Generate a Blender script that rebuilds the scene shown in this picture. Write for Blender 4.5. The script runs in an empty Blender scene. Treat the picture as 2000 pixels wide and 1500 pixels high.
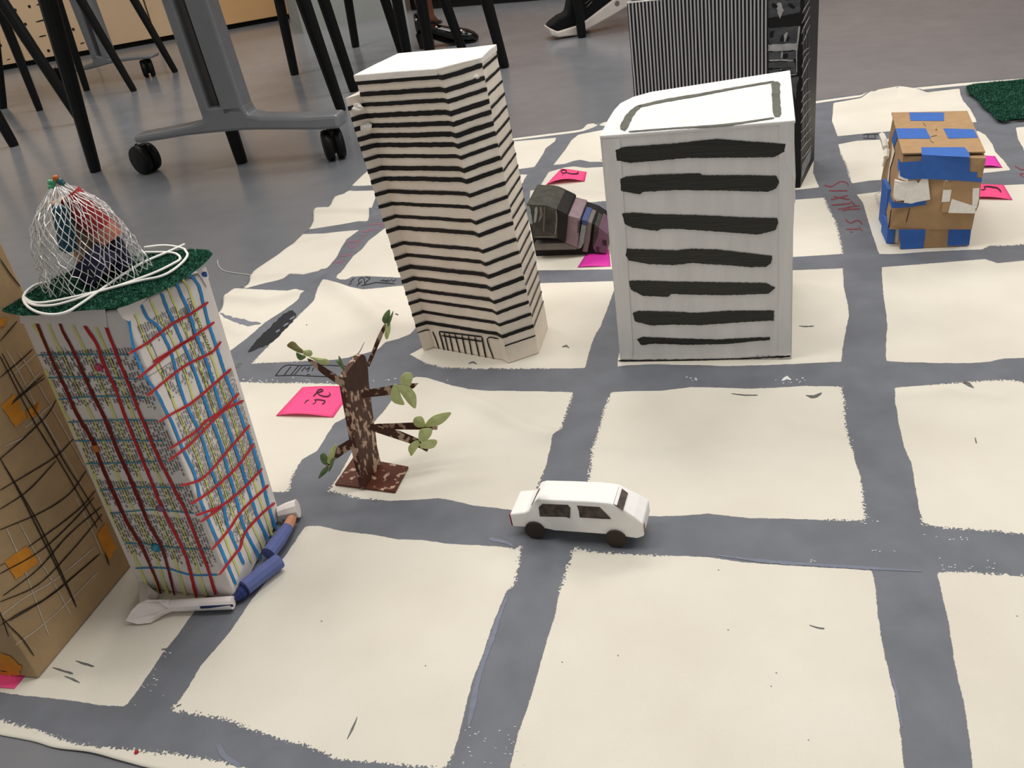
import bpy, bmesh, math, random
import numpy as np
from mathutils import Vector, Matrix, noise as mnoise
C = bpy.context.scene.collection
SC = bpy.context.scene
rnd = random.Random(11)

# ------------------------------------------------------------------ camera
F_PX = 1700.0                       # focal length in pixels of a 2000 x 1500 frame
CAM_Z = 0.63
_nad = (420.0, 2750.0)
_nd = math.hypot(*_nad)
PITCH = math.atan(F_PX / _nd)
ROLL = math.atan2(_nad[0], _nad[1])
_fw = Vector((0, math.cos(PITCH), -math.sin(PITCH)))
_r0 = Vector((1, 0, 0)); _u0 = Vector((0, math.sin(PITCH), math.cos(PITCH)))
CR = _r0 * math.cos(ROLL) - _u0 * math.sin(ROLL)
CU = _r0 * math.sin(ROLL) + _u0 * math.cos(ROLL)
CP = Vector((0, 0, CAM_Z))
cd = bpy.data.cameras.new('camera'); cam = bpy.data.objects.new('camera', cd); C.objects.link(cam)
cd.sensor_fit = 'HORIZONTAL'; cd.sensor_width = 36.0; cd.lens = F_PX / 2000 * 36.0
cd.clip_start = 0.02; cd.clip_end = 60
M = Matrix((( CR.x, CU.x, -_fw.x, CP.x), (CR.y, CU.y, -_fw.y, CP.y), (CR.z, CU.z, -_fw.z, CP.z), (0, 0, 0, 1)))
cam.matrix_world = M
SC.camera = cam

# ------------------------------------------------------------------ world, lights, exposure
w = bpy.data.worlds.new('world'); SC.world = w; w.use_nodes = True
bg = w.node_tree.nodes['Background']; bg.inputs[0].default_value = (0.93, 0.97, 1.0, 1); bg.inputs[1].default_value = 0.34
LAMPS = [(-1.6, 0.95), (0.3, 0.95), (2.2, 0.95), (-1.6, 3.2), (0.3, 3.2), (2.2, 3.2), (-1.6, 4.5), (0.3, 4.5)]  # rearmost row is added, to brighten the cabinets and the floor at the back
for (lx, ly) in LAMPS:
    ld = bpy.data.lights.new('ceiling_lamp_light', 'AREA'); ld.shape = 'RECTANGLE'; ld.size = 1.25; ld.size_y = 0.6
    ld.energy = 26 if ly < 4 else 15; ld.color = (1.0, 0.97, 0.935)
    lo = bpy.data.objects.new('ceiling_lamp_light', ld); C.objects.link(lo); lo.location = (lx, ly, 2.86)
SC.view_settings.view_transform = 'Standard'; SC.view_settings.look = 'None'
SC.view_settings.gamma = 1.0; SC.view_settings.use_curve_mapping = False
SC.view_settings.exposure = 0.06

# ------------------------------------------------------------------ pixel <-> place helpers (frame 2000 x 1500)
def ray(x, y):
    return _fw + CR * ((x - 1000) / F_PX) - CU * ((y - 750) / F_PX)
def G(x, y, z=0.0):
    d = ray(x, y); t = (z - CAM_Z) / d.z
    return CP + d * t
def PX(p):
    v = Vector(p) - CP; z = v.dot(_fw)
    return 1000 + F_PX * v.dot(CR) / z, 750 - F_PX * v.dot(CU) / z
def onplane(x, y, P0, N):
    d = ray(x, y); t = (P0 - CP).dot(N) / d.dot(N)
    return CP + d * t
def plane_surf(P0, P1, P2, eps=0.0005):
    N = (P1 - P0).cross(P2 - P0).normalized()
    if N.dot(CP - P0) < 0: N = -N
    A = P0 + N * eps
    return lambda x, y, e=0.0: onplane(x, y, A + N * e, N)
def depth_surf(p):                   # upright plane through p, facing the viewer's side of the table map
    N = Vector((0, -1, 0))
    return lambda x, y, e=0.0: onplane(x, y, Vector(p) + N * e, N)
def up_to(b, px):                    # height at which the upright through b comes closest to pixel px
    best = None
    for i in range(0, 700):
        z = i * 0.001; q = PX((b.x, b.y, z)); d = (q[0] - px[0]) ** 2 + (q[1] - px[1]) ** 2
        if best is None or d < best[0]: best = (d, z)
    return best[1]

def catmull(pts, step=5.0, closed=False):
    pts = [Vector(p) if len(p) == 3 else Vector((p[0], p[1], 0)) for p in pts]
    if len(pts) == 2 and not closed:
        n = max(1, int((pts[1] - pts[0]).length / step)); return [pts[0].lerp(pts[1], i / n) for i in range(n + 1)]
    out = []; n = len(pts); rng = n if closed else n - 1
    for i in range(rng):
        p1 = pts[i]; p2 = pts[(i + 1) % n]
        p0 = pts[i - 1] if (closed or i > 0) else p1 * 2 - p2
        p3 = pts[(i + 2) % n] if (closed or i + 2 < n) else p2 * 2 - p1
        k = max(1, int((p2 - p1).length / step))
        for j in range(k):
            t = j / k
            out.append(0.5 * ((2 * p1) + (p2 - p0) * t + (2 * p0 - 5 * p1 + 4 * p2 - p3) * t * t + (3 * p1 - p0 - 3 * p2 + p3) * t ** 3))
    if not closed: out.append(pts[-1])
    return out

# ------------------------------------------------------------------ mesh builder
class MB:
    def __init__(s): s.v = []; s.f = []
    def add(s, pts): i = len(s.v); s.v += [Vector(p) for p in pts]; return i
    def ngon(s, pts): i = s.add(pts); s.f.append(tuple(range(i, i + len(pts)))); return s
    def prism(s, lo, hi, cap0=True, cap1=True):
        n = len(lo); a = s.add(lo); b = s.add(hi)
        for i in range(n):
            j = (i + 1) % n; s.f.append((a + i, a + j, b + j, b + i))
        if cap0: s.f.append(tuple(a + i for i in reversed(range(n))))
        if cap1: s.f.append(tuple(b + i for i in range(n)))
        return s
    def box(s, c, hx, hy, hz, X=Vector((1, 0, 0)), Y=Vector((0, 1, 0)), Z=Vector((0, 0, 1))):
        c = Vector(c); lo = [c + X * (hx * a) + Y * (hy * b) - Z * hz for a, b in ((-1, -1), (1, -1), (1, 1), (-1, 1))]
        return s.prism(lo, [p + Z * (2 * hz) for p in lo])
    def tube(s, path, r, n=8, cap=True, flat=1.0, up=None):
        path = [Vector(p) for p in path]; rs = r if isinstance(r, (list, tuple)) else [r] * len(path)
        prev = None; rings = []
        for i, p in enumerate(path):
            t = (path[min(i + 1, len(path) - 1)] - path[max(i - 1, 0)])
            t = t.normalized() if t.length > 1e-9 else Vector((0, 0, 1))
            ref = up or (Vector((0, 0, 1)) if abs(t.z) < 0.92 else Vector((1, 0, 0)))
            if prev is not None and up is None: ref = prev
            a = ref - t * ref.dot(t)
            if a.length < 1e-6: a = t.orthogonal()
            a.normalize(); b = t.cross(a); prev = a
            rings.append(s.add([p + (a * math.cos(2 * math.pi * k / n) * flat + b * math.sin(2 * math.pi * k / n)) * rs[i] for k in range(n)]))
        for i in range(len(rings) - 1):
            for k in range(n):
                s.f.append((rings[i] + k, rings[i] + (k + 1) % n, rings[i + 1] + (k + 1) % n, rings[i + 1] + k))
        if cap:
            s.f.append(tuple(rings[0] + k for k in reversed(range(n)))); s.f.append(tuple(rings[-1] + k for k in range(n)))
        return s
    def ball(s, c, r, seg=10, rings=7, sx=1, sy=1, sz=1, jit=0.0):
        c = Vector(c); g = []
        for i in range(rings + 1):
            th = math.pi * i / rings
            g.append(s.add([c + Vector((math.sin(th) * math.cos(2 * math.pi * k / seg) * sx, math.sin(th) * math.sin(2 * math.pi * k / seg) * sy, math.cos(th) * sz)) * (r * (1 + (rnd.uniform(-jit, jit) if 0 < i < rings else 0))) for k in range(seg)]))
        for i in range(rings):
            for k in range(seg): s.f.append((g[i] + k, g[i + 1] + k, g[i + 1] + (k + 1) % seg, g[i] + (k + 1) % seg))
        return s
    def grid(s, rows):                # rows of equal length
        idx = [s.add(r) for r in rows]; n = len(rows[0])
        for i in range(len(rows) - 1):
            for k in range(n - 1): s.f.append((idx[i] + k, idx[i] + k + 1, idx[i + 1] + k + 1, idx[i + 1] + k))
        return s
    def stroke(s, pts, wpx, surf, jit=0.12, step=5.0, e=0.0, taper=True):
        """painted or inked stroke: a ribbon lying on a surface"""
        P = catmull(pts, step); n = len(P); L = []; R = []
        wl = wpx if isinstance(wpx, (list, tuple)) else None
        for i, p in enumerate(P):
            t = (P[min(i + 1, n - 1)] - P[max(i - 1, 0)]);
            if t.length < 1e-9: t = Vector((1, 0, 0))
            t.normalize(); nn = Vector((-t.y, t.x, 0))
            u = i / max(1, n - 1)
            if wl:
                q = u * (len(wl) - 1); k = min(int(q), len(wl) - 2); ww = wl[k] + (wl[k + 1] - wl[k]) * (q - k)
            else: ww = wpx
            if taper and (i == 0 or i == n - 1): ww *= 0.6
            a = ww * 0.5 * (1 + rnd.uniform(-jit, jit)); b = ww * 0.5 * (1 + rnd.uniform(-jit, jit))
            L.append(surf(*(p + nn * a)[:2], e)); R.append(surf(*(p - nn * b)[:2], e))
        return s.grid([L, R])
    def patch(s, pts, surf, e=0.0, step=6.0, jit=0.0, smooth=False):
        """a filled painted area on a surface"""
        if smooth: P = catmull(pts, step, True)
        else:
            P = []
            for i in range(len(pts)): P += catmull([pts[i], pts[(i + 1) % len(pts)]], step)[:-1]
        return s.ngon([surf(p.x + rnd.uniform(-jit, jit), p.y + rnd.uniform(-jit, jit), e) for p in P])
    def sheet(s, pts, surf, thick):   # a cut card or paper piece with thickness
        a = [surf(p[0], p[1], thick) for p in pts]; b = [surf(p[0], p[1], 0.0) for p in pts]
        return s.prism(b, a)
    def build(s, name, mat, parent=None, at=None, smooth=False, bevel=0.0, seg=2, weld=False):
        me = bpy.data.meshes.new(name); o = bpy.data.objects.new(name, me); C.objects.link(o)
        off = parent_loc(parent) if parent is not None else Vector(at if at is not None else (0, 0, 0))
        me.from_pydata([tuple(p - off) for p in s.v], [], s.f)
        bm = bmesh.new(); bm.from_mesh(me)
        if weld: bmesh.ops.remove_doubles(bm, verts=bm.verts, dist=1e-6)
        bmesh.ops.recalc_face_normals(bm, faces=bm.faces)
        bm.to_mesh(me); bm.free()
        if smooth:
            me.polygons.foreach_set('use_smooth', [True] * len(me.polygons))
        me.materials.append(MATS[mat] if isinstance(mat, str) else mat)
        if parent is not None: o.parent = parent
        else: o.location = off
        if bevel:
            b = o.modifiers.new('bevel', 'BEVEL'); b.width = bevel; b.segments = seg; b.limit_method = 'ANGLE'
        return o
LOCS = {}
def parent_loc(p):
    v = Vector((0, 0, 0)); q = p
    while q is not None: v += q.location; q = q.parent
    return v
def tag(o, label=None, cat=None, group=None, kind=None):
    if label: o['label'] = label
    if cat: o['category'] = cat
    if group: o['group'] = group
    if kind: o['kind'] = kind
    return o
def thing(name, label, cat, loc=(0, 0, 0), group=None):
    o = bpy.data.objects.new(name, None); C.objects.link(o); o.location = loc; o.empty_display_size = 0.02
    return tag(o, label, cat, group)

# ------------------------------------------------------------------ materials
def lin(c):
    return tuple(((x / 255) / 12.92 if x / 255 <= 0.04045 else ((x / 255 + 0.055) / 1.055) ** 2.4) for x in c)
MATS = {}
def mat(name, rgb, rough=0.75, var=0.08, scale=30, bump=0.0, bscale=None, spec=0.3, metal=0.0, rgb2=None, th=0.5, sharp=0.1, stretch=(1, 1, 1), trans=0.0, detail=4):
    m = bpy.data.materials.new(name); m.use_nodes = True; nt = m.node_tree; N = nt.nodes; K = nt.links
    b = N['Principled BSDF']; b.inputs['Roughness'].default_value = rough; b.inputs['Metallic'].default_value = metal
    b.inputs['Specular IOR Level'].default_value = spec
    if trans: b.inputs['Transmission Weight'].default_value = trans
    tc = N.new('ShaderNodeTexCoord'); mp = N.new('ShaderNodeMapping'); mp.inputs['Scale'].default_value = stretch
    K.new(tc.outputs['Object'], mp.inputs['Vector'])
    nz = N.new('ShaderNodeTexNoise'); nz.inputs['Scale'].default_value = scale; nz.inputs['Detail'].default_value = detail
    K.new(mp.outputs[0], nz.inputs['Vector'])
    a = lin(rgb)
    if rgb2 is None:
        lo = tuple(x * (1 - var) for x in a); hi = tuple(min(1, x * (1 + var)) for x in a); p0, p1 = 0.3, 0.7
    else:
        lo = a; hi = lin(rgb2); p0, p1 = th - sharp, th + sharp
    r = N.new('ShaderNodeValToRGB'); r.color_ramp.elements[0].position = p0; r.color_ramp.elements[1].position = p1
    r.color_ramp.elements[0].color = (*lo, 1); r.color_ramp.elements[1].color = (*hi, 1)
    K.new(nz.outputs['Fac'], r.inputs['Fac']); K.new(r.outputs['Color'], b.inputs['Base Color'])
    if bump:
        nb = N.new('ShaderNodeTexNoise'); nb.inputs['Scale'].default_value = bscale or scale * 3; nb.inputs['Detail'].default_value = 4
        K.new(mp.outputs[0], nb.inputs['Vector'])
        bp = N.new('ShaderNodeBump'); bp.inputs['Strength'].default_value = bump; bp.inputs['Distance'].default_value = 0.002
        K.new(nb.outputs['Fac'], bp.inputs['Height']); K.new(bp.outputs[0], b.inputs['Normal'])
    MATS[name] = m; return m
mat('white_paint', (240, 237, 234), 0.6, 0.05, 60, 0.25, 220, stretch=(1, 1, 0.25))
mat('box_front_paint', (232, 228, 224), 0.6, 0.07, 45, 0.3, 160, stretch=(1.0, 1.0, 0.18))
mat('cream_paint', (240, 228, 212), 0.6, 0.06, 28, 0.3, 120)
mat('torn_paper', (246, 240, 232), 0.9, 0.05, 90, 0.5, 300)
mat('black_ink', (16, 14, 14), 0.5, 0.1, 40)
mat('band_paint', (30, 29, 20), 0.32, 0.35, 60, 0.5, 260, spec=0.5, stretch=(0.12, 0.12, 1.6))
mat('roof_line_paint', (96, 98, 88), 0.5, 0.25, 80, 0.3, stretch=(1, 1, 1))
mat('kraft', (176, 142, 104), 0.85, 0.08, 60, 0.15, 300)
mat('kraft_edge', (146, 114, 80), 0.9, 0.1, 60)
mat('tower_kraft', (176, 148, 110), 0.75, 0.08, 40, 0.12, 260)
mat('pale_card', (206, 176, 152), 0.9, 0.06, 60)
mat('bark_paint', (78, 46, 32), 0.6, rgb2=(192, 160, 138), th=0.545, sharp=0.02, scale=130, bump=0.3, detail=6, stretch=(1, 1, 0.55))
mat('bark_base', (92, 46, 30), 0.6, rgb2=(194, 164, 142), th=0.60, sharp=0.02, scale=90, bump=0.3, detail=6)
mat('bark_dark', (66, 40, 28), 0.65, 0.2, 60, 0.3)
mat('leaf', (186, 196, 124), 0.7, rgb2=(214, 220, 160), th=0.5, sharp=0.25, scale=120, bump=0.1)
mat('leaf_dark', (88, 112, 70), 0.7, rgb2=(128, 148, 96), th=0.5, sharp=0.25, scale=120)
mat('leaf_brown', (150, 124, 78), 0.7, rgb2=(138, 154, 98), th=0.5, sharp=0.2, scale=90)
mat('pink_note', (255, 82, 142), 0.55, 0.03, 20)
mat('magenta_note', (226, 58, 172), 0.55, 0.03, 20)
mat('blue_tape', (58, 106, 186), 0.6, 0.06, 90, 0.2, 400)
mat('masking_tape', (238, 232, 220), 0.75, 0.05, 120, 0.25, 400)
mat('felt', (12, 50, 36), 0.95, rgb2=(24, 76, 56), th=0.5, sharp=0.25, scale=220, bump=0.6, bscale=600, spec=0.1)
mat('felt_light', (70, 118, 96), 0.95, 0.15, 500, spec=0.1)
mat('felt_fibre', (16, 48, 36), 0.95, 0.1, 900, spec=0.1)
mat('newsprint', (236, 228, 222), 0.85, 0.05, 25, 0.15, 90)
mat('news_ink', (62, 58, 56), 0.8, 0.2, 60)
mat('head_ink', (26, 24, 24), 0.8, 0.1, 60)
mat('red_marker', (190, 40, 48), 0.5, 0.15, 60)
mat('dark_red_marker', (120, 26, 30), 0.5, 0.25, 40)
mat('blue_marker', (44, 140, 205), 0.5, 0.15, 60)
mat('teal_marker', (70, 140, 165), 0.5, 0.12, 60)
mat('yellow_marker', (222, 222, 140), 0.6, 0.08, 60)
mat('orange_marker', (214, 140, 44), 0.7, 0.16, 60)
mat('chalk', (196, 184, 168), 0.9, 0.1, 80)
mat('brown_line', (46, 36, 28), 0.6, 0.15, 60)
mat('silver_wire', (236, 234, 230), 0.35, 0.04, 60, metal=0.35, spec=0.5)
mat('white_cord', (244, 241, 234), 0.45, 0.03, 60, spec=0.5)
mat('cork', (190, 158, 128), 0.85, 0.12, 150, 0.4)
mat('red_cloth', (168, 52, 50), 0.75, 0.15, 90, 0.3)
mat('salmon_cloth', (206, 128, 106), 0.75, 0.15, 90, 0.3)
mat('teal_cloth', (38, 82, 96), 0.7, 0.12, 90, 0.2)
mat('navy_cloth', (38, 34, 62), 0.65, 0.35, 120, 0.3)
mat('gem_orange', (226, 120, 22), 0.12, 0.1, 60, spec=0.8, trans=0.35)
mat('gem_green', (110, 206, 160), 0.1, 0.1, 60, spec=0.8, trans=0.5)
mat('gem_teal', (24, 150, 176), 0.14, 0.1, 60, spec=0.8, trans=0.25)
mat('gem_blue_green', (60, 132, 142), 0.1, 0.1, 60, spec=0.8, trans=0.5)
mat('gem_pink', (214, 62, 110), 0.15, 0.1, 60, spec=0.8, trans=0.25)
mat('gem_purple', (150, 96, 146), 0.15, 0.1, 60, spec=0.8, trans=0.25)
mat('paper_blue', (98, 108, 160), 0.8, 0.08, 80, 0.1)
mat('paper_navy', (44, 54, 104), 0.8, 0.08, 80)
mat('paper_tan', (200, 142, 112), 0.8, 0.1, 80)
mat('car_white', (248, 245, 240), 0.5, 0.03, 60, 0.12, 160)
mat('car_window', (92, 80, 72), 0.7, rgb2=(64, 56, 52), th=0.5, sharp=0.12, scale=150)
mat('car_tyre', (60, 50, 44), 0.8, 0.08, 80)
mat('car_red', (176, 40, 48), 0.6, 0.08, 80)
mat('tower_black', (16, 16, 17), 0.5, 0.2, 60, 0.3)
mat('tower_white', (182, 182, 184), 0.7, 0.08, 50, 0.2, stretch=(1, 1, 0.2))
mat('brush_grey', (92, 94, 98), 0.6, rgb2=(60, 61, 64), th=0.5, sharp=0.2, scale=40, bump=0.4, stretch=(0.4, 0.4, 1.5))
mat('brush_light', (168, 168, 168), 0.6, 0.2, 60, 0.4)
mat('collage_dark', (70, 68, 60), 0.8, 0.3, 60, 0.3)  # dark collage papers, taken darker still for the shade between the towers
mat('collage_grey', (118, 112, 106), 0.8, 0.15, 60, 0.3)
mat('collage_pink', (140, 120, 124), 0.8, 0.1, 60, 0.2)
mat('collage_mauve', (112, 84, 100), 0.8, 0.1, 60, 0.2)
mat('collage_pale', (150, 160, 158), 0.8, 0.1, 60, 0.2)
mat('collage_blue', (70, 84, 128), 0.8, 0.1, 60, 0.2)
mat('collage_black', (34, 32, 30), 0.8, 0.2, 60, 0.3)
mat('concrete_wall', (150, 152, 148), 0.85, 0.06, 6, 0.1)
mat('room_wall', (146, 130, 116), 0.9, 0.03, 3)
mat('white_wall', (214, 212, 206), 0.9, 0.02, 3)
mat('ceiling_white', (226, 224, 220), 0.95, 0.02, 3)
mat('ply', (216, 186, 150), 0.5, 0.07, 5, 0.03, stretch=(1, 1, 0.12))
mat('counter_wood', (156, 120, 92), 0.6, 0.08, 5, 0.03, stretch=(0.12, 1, 1))
mat('ply_warm', (224, 178, 124), 0.5, 0.08, 5, 0.03, stretch=(0.12, 1, 1))
mat('kick_black', (14, 13, 12), 0.7, 0.1, 10)
mat('grey_metal', (136, 138, 142), 0.42, 0.04, 30, spec=0.5, metal=0.35)
mat('grey_metal_dark', (84, 82, 80), 0.5, 0.04, 30)
mat('black_plastic', (9, 9, 9), 0.5, 0.1, 30, spec=0.25)
mat('table_top', (210, 204, 194), 0.5, 0.03, 10)
mat('patent_black', (10, 9, 9), 0.12, 0.1, 30, spec=0.6)
mat('sneaker_black', (12, 12, 13), 0.85, 0.15, 90)
mat('sneaker_white', (226, 216, 204), 0.6, 0.04, 40)
mat('skin', (104, 62, 46), 0.5, 0.06, 30)
mat('trouser', (20, 20, 24), 0.9, 0.1, 60)
mat('metal_stud', (210, 206, 200), 0.25, 0.03, 30, metal=1.0)
mat('thread', (206, 204, 198), 0.8, 0.04, 30)
mat('red_lettering', (132, 62, 70), 0.8, 0.15, 200)
mat('faint_red_lettering', (150, 96, 112), 0.8, 0.12, 200)
mat('road_marker', (34, 36, 38), 0.7, 0.15, 120)
mat('scuff', (106, 106, 104), 0.9, 0.25, 200)
mat('pale_scuff', (200, 194, 178), 0.9, 0.1, 200)
mat('road_light', (124, 129, 143), 0.8, 0.08, 120)
mat('paint_fleck', (232, 232, 230), 0.7, 0.05, 100)
mat('road_grey', (125, 128, 137), 0.85, 0.05, 40)
mat('canvas_cream', (240, 233, 215), 0.9, 0.03, 40)
# polished concrete floor
def floor_mat():
    m = bpy.data.materials.new('polished_floor'); m.use_nodes = True; nt = m.node_tree; N = nt.nodes; K = nt.links
    b = N['Principled BSDF']; b.inputs['Specular IOR Level'].default_value = 0.55
    tc = N.new('ShaderNodeTexCoord'); n1 = N.new('ShaderNodeTexNoise'); n1.inputs['Scale'].default_value = 1.4; n1.inputs['Detail'].default_value = 5
    n2 = N.new('ShaderNodeTexNoise'); n2.inputs['Scale'].default_value = 14; n2.inputs['Detail'].default_value = 6
    K.new(tc.outputs['Object'], n1.inputs['Vector']); K.new(tc.outputs['Object'], n2.inputs['Vector'])
    mx = N.new('ShaderNodeMath'); mx.operation = 'MULTIPLY_ADD'; mx.inputs[1].default_value = 0.35; K.new(n2.outputs['Fac'], mx.inputs[0]); K.new(n1.outputs['Fac'], mx.inputs[2])
    r = N.new('ShaderNodeValToRGB'); r.color_ramp.elements[0].position = 0.42; r.color_ramp.elements[1].position = 0.95
    r.color_ramp.elements[0].color = (*lin((112, 116, 122)), 1); r.color_ramp.elements[1].color = (*lin((134, 134, 136)), 1)
    K.new(mx.outputs[0], r.inputs['Fac']); K.new(r.outputs[0], b.inputs['Base Color'])
    rr = N.new('ShaderNodeMapRange'); rr.inputs[3].default_value = 0.18; rr.inputs[4].default_value = 0.30
    K.new(n2.outputs['Fac'], rr.inputs[0]); K.new(rr.outputs[0], b.inputs['Roughness'])
    b.inputs['Coat Weight'].default_value = 0.2; b.inputs['Coat Roughness'].default_value = 0.12
    MATS['floor'] = m
floor_mat()

# ------------------------------------------------------------------ the room
o = MB().box((0, 2.0, -0.03), 4.6, 5.0, 0.03).build('floor', 'floor'); tag(o, kind='structure')
o = MB().box((0, 5.95, 1.5), 4.6, 0.06, 1.5).build('wall_back', 'room_wall'); tag(o, kind='structure')
o = MB().box((-3.7, 2.0, 1.5), 0.06, 3.89, 1.5).build('wall_left', 'white_wall'); tag(o, kind='structure')
o = MB().box((0, 2.0, 3.04), 4.6, 5.0, 0.04).build('ceiling', 'ceiling_white'); tag(o, kind='structure')
# ------------------------------------------------------------------ the painted canvas: shape, creases and streets
ZC = 0.0016                                   # canvas surface above the floor
def _gp(l): return [(G(x, y).x, G(x, y).y) for x, y in l]
RIDGES = [([(650, 552), (700, 590), (760, 640)], .013, .024), ([(450, 585), (520, 592), (585, 577)], .010, .016),
  ([(500, 545), (560, 542), (622, 537)], .008, .014), ([(622, 416), (680, 415), (728, 417)], .010, .013),
  ([(1036, 377), (1100, 379), (1185, 385)], .008, .013), ([(835, 742), (900, 770), (960, 805), (1030, 845), (1075, 856)], .007, .013),
  ([(1366, 775), (1420, 788), (1480, 785), (1540, 770)], .004, .007), ([(1700, 190), (1755, 180), (1790, 186)], .012, .022),
  ([(735, 705), (770, 682), (800, 667)], .008, .016), ([(1150, 252), (1185, 248)], .010, .014),
  ([(1166, 870), (1250, 882), (1340, 872)], .003, .013), ([(690, 1050), (672, 1200)], .002, .02), ([(765, 1060), (742, 1260)], .0018, .02),
  ([(1750, 777), (1850, 767), (1950, 778)], .003, .011), ([(1935, 405), (1962, 440), (1937, 476)], .005, .013),
  ([(900, 870), (980, 860), (1060, 866)], .003, .014), ([(1420, 800), (1560, 830), (1640, 850)], .002, .014),
  ([(1400, 900), (1520, 905), (1600, 925)], .0018, .016), ([(440, 640), (470, 655)], .006, .014), ([(560, 490), (640, 470)], .004, .02)]
RIDGES = [(_gp(l), a, s) for l, a, s in RIDGES]
FLAT = [(G(x, y).x, G(x, y).y, r) for x, y, r in ((930,665,.125),(1365,650,.16),(1430,360,.20),(1815,425,.14),(400,1070,.115),(180,1190,.13),(1110,480,.09),(725,925,.055),(1130,1030,.075),(1830,360,.12))]
def seg_d2(X, Y, a, b):
    ax, ay = a; bx, by = b; dx, dy = bx - ax, by - ay; L = dx * dx + dy * dy + 1e-12
    t = np.clip(((X - ax) * dx + (Y - ay) * dy) / L, 0, 1)
    return (X - ax - t * dx) ** 2 + (Y - ay - t * dy) ** 2
def canvas_h(X, Y):
    X = np.asarray(X, float); Y = np.asarray(Y, float); h = np.zeros_like(X)
    for l, a, s in RIDGES:
        d = np.full_like(X, 9.0)
        for i in range(len(l) - 1): d = np.minimum(d, seg_d2(X, Y, l[i], l[i + 1]))
        h = h + a * np.exp(-d / (s * s))
    n = np.sin(9.1 * X + 4.3 * Y + 1.0) * np.sin(6.3 * Y - 3.1 * X) + 0.6 * np.sin(17 * X - 11 * Y + 2) * np.sin(13 * Y + 8 * X) + 0.35 * np.sin(31 * X + 22 * Y) * np.sin(-27 * Y + 19 * X + 1)
    h = h + 0.0009 * (n + 1.2)
    for fx, fy, fr_ in FLAT:
        f_ = np.clip((np.sqrt((X - fx) ** 2 + (Y - fy) ** 2) - fr_) / (0.6 * fr_), 0, 1); h = h * (f_ * f_ * (3 - 2 * f_))
    return h
def gsurf(x, y, e=0.0):
    p = G(x, y, ZC)
    for _ in range(4): p = G(x, y, ZC + float(canvas_h(p.x, p.y)))
    return p + Vector((0, 0, e + 0.0004))

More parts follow.
